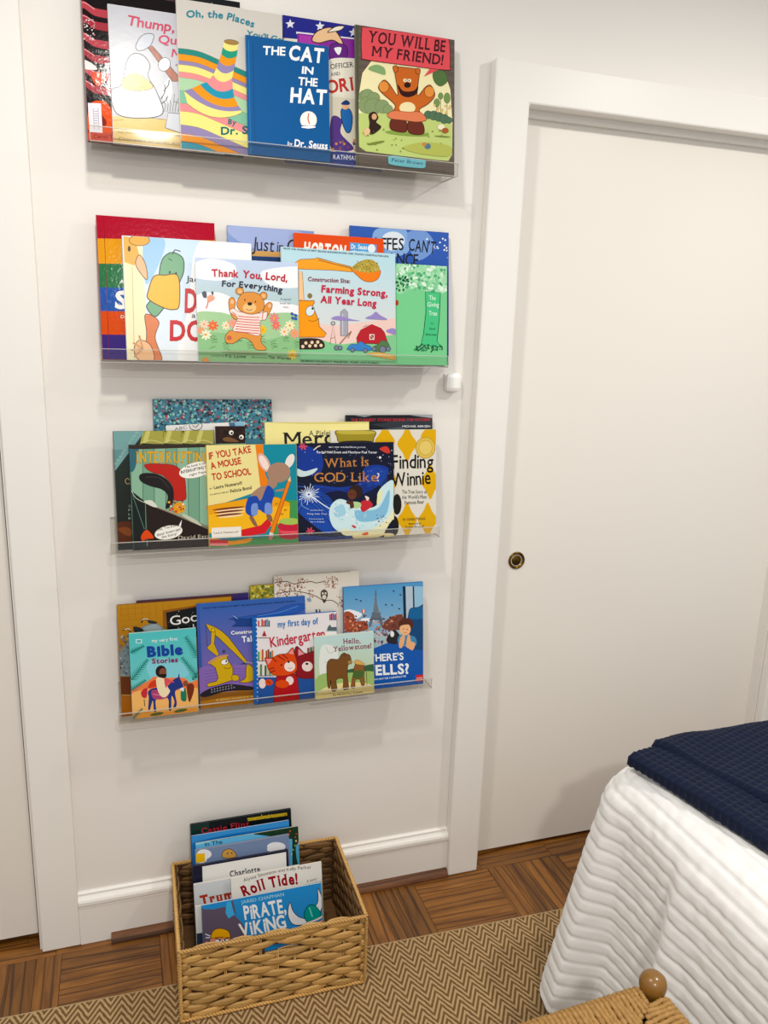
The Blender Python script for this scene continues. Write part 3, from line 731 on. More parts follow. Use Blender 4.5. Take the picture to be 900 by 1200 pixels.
TAB = {
'stars':(1,0,-0.0499,0.2586,0.3002,[(122.2, -22.5), (281.1, 2.6), (130.5, 168.9), (285.8, 184.1)]),
'stripes':(1,1,-0.0923,0.1990,0.2797,[(94.9, -15.6), (221.3, 3.9), (103.4, 165.2), (226.9, 177.3)]),
'thump':(1,2,-0.0457,0.2141,0.2534,[(126.1, 4.2), (259.5, 24.2), (133.1, 167.0), (263.9, 179.9)]),
'places':(1,3,0.0813,0.2076,0.2791,[(206.4, -2.1), (330.4, 17.3), (212.4, 173.7), (333.8, 185.7)]),
'cat':(1,4,0.2136,0.1693,0.2278,[(288.2, 40.6), (385.0, 54.8), (291.7, 180.5), (387.0, 189.9)]),
'officer':(1,0,0.2962,0.2139,0.2889,[(331.4, 17.4), (447.3, 35.4), (335.0, 188.9), (448.5, 200.0)]),
'friend':(1,2,0.4462,0.2255,0.2858,[(416.4, 28.6), (532.7, 46.8), (418.3, 195.1), (532.4, 206.3)]),
'rainbow':(2,1,-0.0851,0.2349,0.2872,[(112.7, 251.7), (251.3, 261.6), (120.4, 420.9), (256.1, 423.3)]),
'duck':(2,2,-0.0371,0.2619,0.2493,[(143.0, 275.9), (294.3, 285.6), (149.2, 421.7), (297.8, 424.3)]),
'thank':(2,4,0.1051,0.2162,0.2133,[(228.5, 301.3), (348.8, 308.2), (232.6, 423.7), (351.1, 425.8)]),
'just':(2,0,0.1779,0.1891,0.2862,[(266.4, 263.8), (367.9, 271.0), (270.9, 423.4), (370.5, 425.1)]),
'orange':(2,1,0.3203,0.2050,0.2793,[(344.6, 272.6), (449.3, 279.9), (347.5, 425.0), (450.4, 426.8)]),
'farm':(2,3,0.2877,0.2595,0.2463,[(329.4, 289.0), (463.2, 297.5), (332.4, 425.2), (464.0, 427.5)]),
'giraffe':(2,0,0.4500,0.2388,0.3045,[(409.6, 263.4), (525.8, 272.1), (411.5, 426.1), (525.6, 428.1)]),
'green':(2,2,0.4421,0.2350,0.2265,[(409.3, 305.3), (523.9, 312.1), (410.8, 426.3), (523.8, 428.3)]),
'teal':(3,0,0.0132,0.2606,0.3240,[(179.2, 467.6), (318.3, 468.0), (186.0, 639.7), (322.1, 632.5)]),
'photo':(3,1,0.0495,0.1713,0.2669,[(200.8, 498.9), (292.5, 498.3), (206.0, 639.9), (296.1, 635.1)]),
'monster':(3,2,0.1434,0.0658,0.2663,[(252.3, 499.5), (287.2, 499.2), (256.6, 638.5), (290.8, 636.7)]),
'curtain':(3,2,-0.0719,0.2129,0.2574,[(132.5, 505.3), (251.2, 504.2), (138.8, 644.8), (255.3, 638.6)]),
'interrupt':(3,3,-0.0410,0.2491,0.2290,[(151.0, 521.4), (287.8, 519.5), (156.3, 645.2), (291.0, 637.9)]),
'school':(3,4,0.1204,0.2013,0.2274,[(241.6, 521.7), (347.3, 520.1), (245.4, 641.7), (349.6, 636.0)]),
'cream':(3,1,0.2556,0.2478,0.2733,[(310.4, 494.8), (432.4, 494.1), (313.8, 634.2), (433.8, 627.8)]),
'winnie':(3,2,0.4071,0.2638,0.2549,[(387.5, 504.2), (511.0, 503.1), (389.4, 631.4), (511.1, 624.9)]),
'black':(3,0,0.4496,0.2189,0.2878,[(405.5, 486.4), (506.7, 486.1), (407.3, 628.0), (506.8, 622.8)]),
'night':(3,3,0.3238,0.2347,0.2270,[(347.4, 519.6), (461.2, 518.0), (349.7, 634.8), (461.9, 628.7)]),
'brown':(4,1,-0.0809,0.2559,0.2612,[(137.2, 709.3), (271.1, 699.4), (143.1, 840.0), (274.8, 824.8)]),
'purple':(4,0,-0.0384,0.2551,0.2641,[(160.1, 704.6), (291.1, 695.0), (165.6, 835.3), (294.5, 820.4)]),
'yellow':(4,0,0.2217,0.1076,0.2813,[(293.4, 686.6), (345.4, 682.9), (296.9, 820.1), (348.0, 814.3)]),
'owls':(4,1,0.2779,0.2116,0.3041,[(321.3, 675.0), (420.6, 668.3), (324.7, 819.0), (422.2, 807.7)]),
'digger':(4,2,0.0940,0.2560,0.2528,[(230.5, 708.1), (357.3, 698.5), (234.8, 831.5), (359.6, 817.0)]),
'bible':(4,3,-0.0584,0.1479,0.1998,[(150.9, 742.8), (229.5, 736.1), (155.3, 842.9), (232.9, 833.8)]),
'kinder':(4,3,0.2204,0.2057,0.2114,[(295.7, 724.9), (394.4, 716.7), (298.4, 826.2), (395.8, 814.7)]),
'bear':(4,4,0.3673,0.1505,0.1566,[(368.3, 746.5), (437.8, 740.1), (369.6, 819.9), (438.5, 811.7)]),
'train':(4,2,0.4469,0.2091,0.2665,[(402.5, 688.6), (495.7, 681.8), (404.2, 811.8), (496.0, 801.1)]),
}
GRP = {1: 'picture books on the top ledge', 2: 'picture books on the second ledge', 3: 'picture books on the third ledge', 4: 'picture books on the lowest ledge'}
BOOKS = {}
def book(key, sheet, label, board, art, kind='hard', film=False, tilt=0):
    sh, sl, x0, W, H, q = TAB[key]; yb = -(.055 + .009 * sl)
    th = {'hard': .0084, 'paper': .0042, 'board': .0084}[kind]
    r = thing('picture_book', label, 'book', (x0 + W / 2, yb, SZ[sh] + .0045 + (.0045 if tilt else 0)), (-LEAN, 0, 0), GRP[sh])
    if tilt: r.rotation_euler = (Matrix.Rotation(-LEAN, 3, 'X') @ Matrix.Rotation(tilt, 3, 'Y')).to_euler()
    book_body(r, W, H, th, board, kind)
    p = Print(W, H, q, sheet); art(p); p.build(r, M_FILM if film else M_INK); return r

# ================================================================== top ledge
S1 = (80, 0, 3.6); S2 = (280, 0, 3.2143); F1 = (400, 20, 6.152); T1 = (125, 0, 5.294)
def art(p):
    p.bg('#0b0d10'); p.dots(['#ffffff', '#c9d2b0', '#8f9a80'], 60, 0, -120, 800, 60, 3)
    p.E('#b9bc7c', 300, 22, 26, 26).E('#d4d59a', 296, 18, 17, 17).E('#e4e4b8', 290, 12, 8, 8)
    p.L('#cfcfcf', 2, [(60, 30), (210, 40)])
book('stars', T1, 'dark starry picture book, only its black top strip showing above white and cream covers', '#101214', art)
def art(p):
    p.bg('#1b1113')
    for i, y in enumerate((-60, 20, 75, 150, 215, 285, 345)):
        p.S('#b9525c' if i % 2 else '#a8414c', [(0, y), (60, y - 18), (110, y + 12), (200, y + 30), (200, y + 58), (110, y + 44), (60, y + 12), (0, y + 32)])
        p.L('#e9b3b6', 3, [(0, y + 4), (60, y - 12), (110, y + 18)], True)
    p.dots(['#e7dcdc', '#c98f94'], 50, 60, 80, 110, 170, 5)
    p.S('#d8582c', [(95, 310), (130, 300), (160, 330), (120, 360)]).S('#e0622e', [(90, 440), (150, 425), (180, 470), (180, 560), (90, 560)])
    p.S('#8e2b22', [(110, 480), (130, 470), (160, 520), (120, 540)]).S('#efe6e4', [(60, 250), (95, 262), (120, 290), (60, 285)])
    p.P('#c95b4a', [(0, 555), (300, 565), (300, 620), (0, 620)])
    p.T('Carol T', 106, 582, 186, 584, 16, '#7e1a14', .01, True)
    p.P('#e9e6ec', [(82, 432), (136, 434), (143, 560), (90, 556)]); p.L('#9d9aa5', 2, [(105, 455), (124, 456), (128, 545), (108, 544)], close=True)
    for k in range(7): p.L('#8d8a97', 2.2, [(109, 468 + k * 10), (123, 468 + k * 10)], z=0)
    p.z += 1
book('stripes', S1, 'glossy red and black striped picture book with a white label, leftmost on the top ledge', '#7c2a2e', art, film=True)
def art(p):
    p.bg('#c4c5cc')
    p.P('#dcc07a', [(0, 715), (260, 728), (700, 760), (700, 1000), (0, 1000)]).P('#efdcae', [(20, 810), (700, 850), (700, 835), (20, 795)])
    p.L('#6b5a35', 3, [(30, 745), (100, 742)]).L('#6b5a35', 3, [(240, 725), (360, 740)])
    # plain white bird-like shape with a broad yellow oval
    p.O('#d6d6da', '#26282c', 6, [(30, 560), (90, 520), (120, 380), (160, 330), (220, 340), (262, 400), (250, 470), (300, 560), (340, 700), (200, 730), (60, 700)])
    p.O('#edc964', '#3a2c14', 4, [(88, 500), (140, 455), (200, 460), (275, 520), (262, 548), (180, 560), (110, 545)])
    p.L('#9a7426', 4, [(120, 535), (180, 542), (245, 532)], True)
    p.S('#f6f6f8', [(330, 560), (380, 480), (400, 560), (370, 640)])
    for a in ((330, 610, 352, 520), (345, 560, 380, 490), (330, 640, 370, 590)): p.L('#1f2226', 7, [(a[0], a[1]), ((a[0] + a[2]) / 2 + 12, (a[1] + a[3]) / 2), (a[2], a[3])], True)
    p.O('#a8664a', '#3a2116', 4, [(245, 285), (275, 280), (440, 470), (438, 500), (400, 500)], False)
    p.O('#c5cad4', '#2c2f36', 4, [(175, 280), (205, 225), (245, 205), (285, 215), (270, 270), (235, 300), (190, 310)])
    p.EO('#f3f3f5', '#2c2f36', 4, 350, 395, 36, 42, 20)
    p.O('#cdd0d6', '#22252a', 4, [(375, 695), (620, 720), (620, 840), (470, 830), (355, 790)], False)
    for i in range(14):
        x = 350 + i * 17; y = 690 - (i * 37) % 60; p.L('#6f7f68', 4, [(x, 690), (x + 6, 640), (x + (i % 5 - 2) * 12, y - 60)], True)
    p.T('Thump,', 118, 152, 412, 196, 62, '#c2365e', .018, False, .07); p.T('Quack', 312, 262, 560, 290, 54, '#c2365e', .018, False, .06)
    p.T('Moo', 392, 350, 560, 372, 52, '#c2365e', .018, False, .08); p.T('A', 418, 405, 432, 406, 16, '#444')
    p.T('The Adventures of a barnyard helper', 62, 822, 470, 846, 9, '#8d7a55'); p.T('Doreen cronin and', 74, 868, 466, 898, 20, '#9a9280', -.004, False, .05)
book('thump', T1, 'pale grey picture book with magenta title and a white bird holding a brown hammer', '#dcdde2', art)
def art(p):
    p.bg('#d2cec7')
    bands = ['#3f8f86', '#e8a046', '#9b8fb4', '#ece398', '#e59a9c', '#b3d2b0', '#8fc0a6', '#e59a9c', '#ece398', '#9b8fb4', '#e8a046', '#4f9fb4']
    ys = [300, 335, 375, 400, 445, 480, 560, 640, 690, 775, 830, 880, 1000]
    def cv(y, a): return [(420, y - a), (560, y + 12), (700, y + 70), (900, y + 160 - a * .3)]
    for i, c in enumerate(bands):
        t = catmull(cv(ys[i], 8), False, 5); b_ = catmull(cv(1100 if i == 11 else ys[i + 1] + 60, 8), False, 5)
        p.P(c, t + b_[::-1]); p.L('#7d7a58', 1.5, t)
    # tapering striped hill
    sh = [(690, 300, 745, 258, 808, 272, 800, 322)]
    hill = ['#ece398', '#3f9f86', '#e8a046', '#9b8fb4', '#ece398', '#e59a9c', '#3f9cb4', '#e8a046', '#9b8fb4', '#ece398']
    L0 = [(722, 250), (714, 290), (705, 330), (690, 372), (675, 415), (655, 462), (615, 505), (575, 520), (525, 545), (478, 560)]; R0 = [(812, 262), (806, 306), (800, 345), (790, 388), (782, 430), (772, 480), (775, 545), (785, 600), (812, 655), (832, 680)]
    L0.append((500, 640)); R0.append((825, 700))
    for i, c in enumerate(hill):
        a, b_, c1, d = L0[i], R0[i], R0[i + 1], L0[i + 1]
        k = 12 + i * 4
        top = arc3(a, ((a[0] + b_[0]) / 2 - 5, (a[1] + b_[1]) / 2 + k), b_)
        bot = arc3(d, ((d[0] + c1[0]) / 2 - 5, (d[1] + c1[1]) / 2 + k + 5), c1)
        p.P(c, top + bot[::-1]); p.L('#6e5a4a', 1.6, bot)
    p.EO('#a88a5a', '#5e4a2c', 2, 767, 258, 45, 15, 8)
    p.T('Oh, the Places', 492, 108, 905, 170, 44, '#3b8b9d', .028, False, .06, arc=26)
    p.T("You'll Go!", 858, 216, 1100, 262, 32, '#3b8b9d', .028)
    p.T('By', 745, 765, 795, 772, 32, '#24757c', .028); p.T('Dr. Seuss', 703, 832, 1010, 824, 50, '#24757c', .028, False, .05)
book('places', T1, 'pale picture book with pastel rainbow bands and a striped hill', '#d9d6cf', art, film=True)
def art(p):
    p.bg('#0f5f97'); p.L('#2f7fb4', 3, [(36, 150), (44, 590)])
    p.L('#0b4c7e', 2, [(52, 160), (60, 590)]); p.T('THE', 88, 204, 172, 208, 33, '#f4f6f8', .025); p.T('CAT', 184, 222, 316, 236, 54, '#f4f6f8', .035)
    p.T('IN', 234, 275, 278, 279, 28, '#f4f6f8', .028); p.T('THE', 220, 318, 294, 324, 31, '#f4f6f8', .028); p.T('HAT', 190, 382, 328, 392, 56, '#f4f6f8', .035)
    p.E('#f1efea', 260, 450, 32, 33).P('#0f5f97', [(226, 470), (294, 472), (294, 476), (226, 474)]).L('#c9544a', 4, [(262, 425), (258, 445), (264, 465)], True).E('#ffffff', 260, 477, 28, 5)
    p.T('by', 180, 545, 198, 548, 15, '#f4f6f8', .01); p.T('Dr. Seuss', 206, 550, 333, 562, 28, '#f4f6f8', .025)
book('cat', S2, 'small plain deep blue picture book with big white title, in front on the top ledge', '#0f5f97', art)
def art(p):
    p.bg('#e7e3d2').P('#2b2f8c', [(150, 50), (600, 110), (600, 180), (150, 140)])
    for cx, cy in ((192, 90), (302, 98), (428, 122)): p.P('#e9e9ee', [(cx + (18 if k % 2 == 0 else 8) * sin(pi * k / 5), cy - (18 if k % 2 == 0 else 8) * cos(pi * k / 5)) for k in range(10)])
    p.P('#e8e6ea', [(214, 118), (600, 160), (600, 168), (214, 126)]).P('#8c3aa0', [(218, 124), (600, 165), (600, 330), (218, 300)]).P('#b04cae', [(225, 130), (300, 138), (290, 290), (225, 280)])
    p.O('#eac6a0', '#4a2a20', 4, [(272, 150), (290, 118), (340, 102), (372, 130), (392, 175), (350, 150), (300, 160)]); p.O('#f0ead8', '#4a2a20', 3, [(330, 120), (360, 100), (392, 98), (380, 112), (352, 118)])
    p.O('#6d2f86', '#3f1b52', 3, [(345, 165), (398, 170), (404, 210), (370, 232), (338, 215)]).S('#f2f2f4', [(355, 180), (382, 178), (372, 205)])
    p.S('#ece7da', [(330, 228), (440, 218), (520, 230), (520, 372), (430, 360), (340, 340)])
    p.T('OFFICER BUCKLE', 342, 258, 520, 240, 20, '#27263a', .01, True); p.T('AND', 342, 284, 378, 280, 13, '#27263a', .01, True); p.T('GLORIA', 250, 358, 480, 330, 50, '#c0443c', .03, True)
    p.P('#d8d3c2', [(345, 360), (600, 390), (600, 560), (345, 555)]); p.S('#5b3f86', [(345, 440), (385, 450), (380, 500), (430, 560), (345, 560)])
    p.O('#2d6fb0', '#16263f', 3, [(382, 410), (412, 408), (424, 440), (418, 490), (402, 496), (386, 460)]).E('#e3b896', 397, 398, 13, 12).S('#1f3f78', [(382, 386), (400, 374), (414, 384), (410, 392), (386, 392)])
    p.dots(['#8a5a6a', '#5a4a80', '#c98f5a'], 40, 345, 525, 460, 565, 9)
    p.P('#2f3f86', [(150, 566), (600, 575), (600, 660), (150, 650)]).T('RATHMANN', 350, 598, 460, 604, 18, '#e6e8f0', .01, True)
book('officer', S2, 'purple picture book with white stars, between a deep blue and a grey-brown book', '#26307e', art)
def art(p):
    p.bg('#6b6058')
    for i in range(40): y = 40 + i * 28; p.L('#5b5149' if i % 2 else '#7b7067', 4, [(100, y), (300, y + 18 + (i % 3) * 4), (600, y + 50), (830, y + 66)], True, z=0)
    p.z += 1; p.P('#575b45', [(104, 50), (124, 54), (126, 1100), (104, 1100)])
    scn = [(125, 560), (150, 400), (215, 310), (400, 330), (600, 350), (740, 390), (785, 520), (800, 760), (798, 990), (770, 1035), (700, 1030), (400, 995), (170, 965), (128, 930), (125, 760)]
    p.P('#f0e8bf', scn).P('#c2d089', [(125, 688), (330, 690), (600, 720), (798, 768), (798, 990), (770, 1035), (700, 1030), (400, 995), (170, 965), (128, 930)])
    for cx, cy, r in ((140, 570, 50), (185, 560, 46), (165, 630, 60), (230, 580, 44), (225, 640, 60), (290, 640, 50), (330, 660, 34)): p.EO('#8fa176', '#5d6b4c', 2, max(cx, 128 + r * .9), cy, r, r)
    for cx, cy, r in ((620, 700, 30), (660, 705, 34), (700, 715, 34), (740, 730, 34), (775, 740, 24)): p.EO('#5d7a60', '#3d5040', 2, cx, cy, r, r)
    p.O('#5f7a4c', '#3f5233', 2, [(655, 400), (700, 375), (750, 400), (762, 460), (710, 495), (665, 460)])
    for cx, cy, rx, ry in ((684, 613, 22, 30), (760, 580, 24, 38), (712, 565, 18, 24)): p.EO('#7f9a62', '#4d6340', 2, cx, cy, rx, ry).L('#6b5a3c', 3, [(cx, cy + ry), (cx, 700)])
    for i in range(14): p.EO('#e7d79a', '#b88f55', 2, 668 + (i * 29) % 120, 630 + (i * 17) % 60, 7, 7)
    p.S('#8fae7c', [(190, 370), (240, 340), (300, 360), (310, 410), (260, 400)])
    # plain orange bear, arms raised
    p.E('#8fa558', 470, 835, 160, 18, 4)
    p.O('#c87238', '#5b2c14', 5, [(262, 500), (300, 450), (340, 480), (400, 560), (375, 380), (380, 355), (540, 372), (556, 390), (540, 560), (600, 500), (640, 490), (668, 560), (620, 620), (556, 660), (552, 700), (372, 690), (380, 630), (290, 545)])
    p.O('#c87238', '#5b2c14', 4, [(365, 355), (392, 348), (400, 385), (375, 395)]).O('#c87238', '#5b2c14', 4, [(530, 370), (560, 372), (555, 408), (530, 400)])
    p.EO('#e19a56', '#5b2c14', 3, 300, 498, 36, 40).EO('#e19a56', '#5b2c14', 3, 628, 535, 36, 40)
    p.E('#efe2b8', 468, 650, 58, 42).E('#f3ead0', 452, 452, 14, 12).E('#f3ead0', 482, 454, 14, 12).E('#2a1a12', 455, 452, 5, 5).E('#2a1a12', 480, 454, 5, 5).E('#2a1a12', 468, 486, 24, 20)
    p.O('#3a130e', '#2a0e0a', 3, [(400, 485), (430, 525), (470, 535), (520, 525), (545, 495), (530, 550), (470, 572), (420, 550)])
    p.O('#6f3526', '#40190f', 4, [(358, 730), (455, 745), (455, 825), (350, 805)]).O('#6f3526', '#40190f', 4, [(478, 748), (572, 755), (584, 838), (482, 832)])
    p.O('#dc8a66', '#7d3a26', 3, [(325, 700), (370, 672), (470, 680), (560, 682), (606, 735), (540, 752), (440, 740), (350, 728)])
    p.O('#3a241c', '#20130e', 2, [(195, 700), (235, 680), (260, 720), (245, 755), (280, 790), (225, 840), (195, 830), (200, 760)]).E('#d9ae86', 232, 715, 18, 22).E('#e3c39a', 180, 825, 22, 30, 20)
    p.E('#7f8e4a', 245, 905, 62, 9, -12).E('#efe6cc', 715, 790, 26, 20).E('#a8663c', 745, 815, 26, 20).E('#7f8e4a', 725, 858, 60, 5, 4)
    p.S('#b7bc6c', [(450, 930), (600, 900), (780, 930), (770, 1000), (600, 990), (470, 960)]).E('#5f7f8c', 615, 930, 24, 22).E('#c98b5a', 590, 915, 16, 14)
    p.dots(['#6b8040', '#8a9a4e'], 26, 140, 780, 780, 970, 8)
    # speech panel
    p.P('#dd5f66', [(588, 425), (640, 360), (700, 375)])
    p.O('#de6168', '#6e2428', 4, [(180, 75), (460, 112), (740, 150), (775, 180), (780, 350), (755, 380), (460, 345), (175, 305), (145, 275), (145, 100)])
    p.T('YOU WILL BE', 182, 178, 742, 252, 84, '#52202a', .024, True, .03); p.T('MY FRIEND!', 214, 278, 726, 345, 76, '#52202a', .024, True, .03)
    p.O('#7fc4cf', '#3d7f8c', 3, [(345, 998), (470, 1012), (590, 1030), (600, 1055), (585, 1090), (460, 1082), (345, 1062), (330, 1030)])
    p.T('Peter Brown', 355, 1040, 578, 1066, 26, '#3a5f86', .012, False, .04)
book('friend', F1, 'grey-brown picture book with pink title panel and an orange bear, rightmost on the top ledge', '#6b6058', art)

# ================================================================== second ledge
R1 = (100, 240, 3.6); R2 = (320, 240, 3.6); TH = (225, 280, 6.923); FA = (345, 285, 7.2)
def art(p):
    p.bg('#a81f33'); ys = [(40, 75), (140, 150), (245, 252), (345, 352), (445, 452), (545, 552), (700, 700)]
    for i, c in enumerate(['#b0203a', '#dfa23a', '#35784f', '#2c5ea8', '#cf5a2c', '#43307c']):
        p.P(c, [(40, ys[i][0] - (40 if i == 0 else 0)), (600, ys[i][1] - (40 if i == 0 else 0)), (600, ys[i + 1][1]), (40, ys[i + 1][0])])
    p.L('#8e1c2c', 2, [(76, 45), (100, 655)])
    p.T('A', 140, 330, 162, 330, 18, '#e8e6e0', .01); p.T('S', 122, 432, 172, 434, 74, '#f2f0ea', .04); p.T('D', 146, 475, 160, 476, 14, '#e8e6e0', .01)
book('rainbow', R1, 'glossy picture book in broad rainbow stripes with a red top, leftmost on the second ledge', '#a01f30', art, film=True)
def art(p):
    p.bg('#cfe2f2', '#e6edf4'); p.S('#f3f5f8', [(480, 150), (720, 160), (720, 700), (400, 680), (430, 420)]).S('#a9cdea', [(245, 140), (330, 150), (300, 260), (250, 330)])
    p.P('#efe9c6', [(160, 130), (235, 150), (250, 400), (255, 660), (175, 655)]).L('#c9bf95', 3, [(196, 260), (206, 650)])
    p.P('#e7b765', [(160, 132), (205, 140), (225, 210), (205, 255), (165, 240)]).E('#5b4020', 184, 185, 6, 12).EO('#e9b25c', '#8d6426', 3, 225, 150, 42, 22)
    # plain green-headed bird
    p.O('#7fae8c', '#31463a', 4, [(330, 215), (365, 200), (405, 225), (408, 280), (390, 330), (375, 400), (330, 430), (290, 470), (255, 430), (270, 400), (300, 330), (312, 250)])
    p.O('#eebd52', '#5c431a', 4, [(285, 300), (330, 295), (385, 300), (390, 420), (365, 440), (320, 430), (262, 395), (262, 360)])
    p.E('#23302a', 350, 283, 4, 6).E('#23302a', 376, 288, 4, 6).L('#23302a', 3, [(345, 225), (360, 235)]).L('#31463a', 4, [(362, 208), (372, 190), (395, 196)], True)
    p.O('#d88a62', '#7d4a30', 3, [(250, 460), (305, 490), (290, 560), (318, 655), (255, 655), (255, 540)])
    p.O('#e9c09a', '#6b4a34', 3, [(210, 250), (225, 210), (250, 250), (258, 310), (240, 300)]).O('#e9c09a', '#6b4a34', 3, [(205, 610), (225, 570), (270, 590), (285, 655), (225, 655)])
    for a in ((225, 550), (200, 580), (192, 612), (205, 640)): p.L('#e2b48c', 9, [(240, 610), a]).L('#6b4a34', 1.5, [(240, 606), a])
    p.T('Jack', 418, 322, 494, 326, 26, '#2e2d3a', .012); p.T('DUCK', 412, 450, 640, 455, 102, '#c62a36', .03, True)
    p.T('at the', 442, 474, 540, 478, 22, '#2e2d3a', .008); p.T('DOOR', 350, 570, 640, 574, 88, '#c62a36', .03, True)
book('duck', R1, 'wide pale blue picture book with a green-headed bird and red letters', '#dfe6ee', art)
def art(p):
    p.bg('#c6d3ea', '#a9c79a'); p.S('#f3f1f6', [(20, 200), (160, 160), (340, 215), (300, 330), (20, 310)]).S('#f3f1f6', [(560, 260), (900, 230), (900, 380), (640, 380)]).S('#f1eef0', [(20, 470), (200, 430), (400, 500), (640, 500), (900, 560), (900, 700), (20, 640)])
    p.S('#a9cba0', [(0, 640), (200, 590), (420, 640), (620, 600), (900, 650), (900, 1100), (0, 1100)]).S('#94bf8f', [(0, 800), (250, 760), (500, 830), (900, 780), (900, 1100), (0, 1100)])
    fl = [(165, 700, '#e2673c', 45), (95, 690, '#eecfc0', 40), (70, 740, '#e79a86', 34), (110, 775, '#f2ead2', 44), (270, 700, '#f0e3c8', 38), (320, 680, '#e8a29a', 40), (660, 640, '#e08a8c', 46), (675, 700, '#e2787c', 40), (790, 700, '#f2e8c8', 44), (745, 750, '#f0e0cc', 42), (830, 765, '#e7a48c', 44), (565, 735, '#e9c23c', 40), (810, 940, '#e3c456', 44), (108, 985, '#e3904a', 30)]
    for cx, cy, c, r in fl:
        for k in range(8): p.E(c, cx + r * .6 * cos(k * pi / 4), cy + r * .6 * sin(k * pi / 4), r * .42, r * .2, k * 45, z=0, n=8)
        p.z += 1; p.E('#e9a63a', cx, cy, r * .22, r * .22)
    for i in range(34):
        x = 60 + (i * 97) % 780; y = 790 + (i * 53) % 110; p.L('#5f8a5c', 4, [(x, y), (x + 20, y - 12), (x + 46, y - 20 + (i % 3) * 14)], z=0)
    p.z += 1; p.E('#7d9a66', 420, 920, 190, 14, 2)
    # plain bear in a striped shirt, jumping
    c, o = '#d99a54', '#6b3f1c'
    p.O(c, o, 4, [(300, 590), (290, 500), (315, 470), (345, 500), (340, 570), (380, 620), (340, 650)]).O(c, o, 4, [(560, 620), (585, 540), (620, 510), (645, 530), (630, 580), (590, 640)])
    p.O(c, o, 4, [(335, 740), (540, 770), (550, 830), (590, 880), (590, 900), (510, 895), (470, 830), (400, 800), (330, 845), (275, 840), (262, 800), (285, 755)])
    p.O('#f2ded6', '#9c5a52', 4, [(385, 590), (540, 600), (600, 590), (590, 650), (545, 665), (540, 780), (430, 760), (325, 740), (360, 640), (300, 590), (325, 560)])
    for k in range(7): p.L('#cf6a6c', 7, [(362 - k * 4, 622 + k * 21), (450, 632 + k * 21), (540, 634 + k * 22)], True)
    p.L('#cf6a6c', 6, [(318, 590), (350, 612)]).L('#cf6a6c', 6, [(568, 600), (560, 650)])
    p.EO(c, o, 4, 378, 420, 32, 30).EO(c, o, 4, 572, 458, 30, 30).E('#e8bd8a', 380, 424, 18, 16).E('#e8bd8a', 572, 460, 16, 16)
    p.O(c, o, 4, [(360, 500), (400, 440), (470, 428), (540, 450), (580, 520), (560, 580), (480, 608), (400, 590), (360, 550)])
    p.E('#eec48c', 458, 555, 55, 40).E('#2b1a12', 460, 524, 20, 14).E('#2b1a12', 420, 492, 5, 8).E('#2b1a12', 506, 508, 5, 8).L('#2b1a12', 4, [(430, 565), (455, 578), (480, 568)], True)
    p.E('#eebf9c', 318, 508, 14, 18).E('#eebf9c', 622, 540, 14, 16).E('#c46a52', 295, 800, 20, 18)
    p.S('#e9a890', [(120, 470), (150, 450), (180, 480), (130, 510)]).S('#4f5468', [(80, 430), (110, 425), (115, 470), (90, 470)]).S('#4f5468', [(150, 430), (168, 425), (165, 455)]).L('#d97a76', 8, [(128, 500), (120, 540), (110, 560)])
    for a in ((810, 605), (840, 618), (815, 640), (840, 645)): p.E('#3f5fae', a[0], a[1], 15, 11, 30)
    p.T('Thank You, Lord,', 155, 302, 768, 346, 60, '#b8263e', .028, False, .07, arc=8); p.T('For Everything', 235, 382, 725, 436, 50, '#26263c', .026, False, .05, arc=10)
    p.T('A special', 712, 490, 800, 494, 14, '#6a6a80'); p.T('book for', 708, 524, 798, 528, 14, '#6a6a80'); p.T('early', 735, 554, 780, 557, 13, '#6a6a80')
    p.T('written by', 150, 950, 255, 953, 12, '#3d4a3a'); p.T('P.S. Lyons', 265, 958, 428, 964, 24, '#2c3430', .01); p.T('illustrated by', 475, 962, 605, 968, 12, '#3d4a3a'); p.T('Tim Warnes', 612, 970, 800, 978, 24, '#2c3430', .01)
book('thank', TH, 'square picture book of a bear in a red striped shirt in a flower meadow', '#c7d2e4', art, kind='paper')
def art(p):
    p.bg('#8fa3cf', '#7d92c4').S('#a9b6dc', [(600, 90), (900, 110), (900, 190), (700, 180)])
    p.P('#cfa66a', [(700, 192), (1000, 205), (1000, 225), (700, 214)]).P('#1d4272', [(700, 214), (1000, 228), (1000, 420), (700, 420)])
    p.T('Just', 700, 190, 792, 196, 58, '#3b3540', .006, False, .08); p.T('in', 804, 196, 832, 198, 46, '#3b3540', .006); p.T('Case', 848, 198, 985, 206, 58, '#3b3540', .006, False, .08)
book('just', R1, 'periwinkle blue picture book with dark script title, only the top showing beside an orange one', '#8a9cc8', art)
def art(p):
    p.bg('#dd5b1c').T('HORTON', 128, 206, 300, 222, 52, '#f6f1ea', .05, False, .05)
    p.P('#5aa6da', [(322, 158), (436, 168), (436, 215), (322, 205)]).T('Dr. Seuss', 326, 184, 394, 188, 20, '#f6f8fa', .02).T('classic', 326, 198, 392, 202, 10, '#f6f8fa', .01).E('#e9eef2', 414, 184, 17, 18)
book('orange', R2, 'bright orange picture book with white lettering, only its top strip showing', '#d9581c', art)
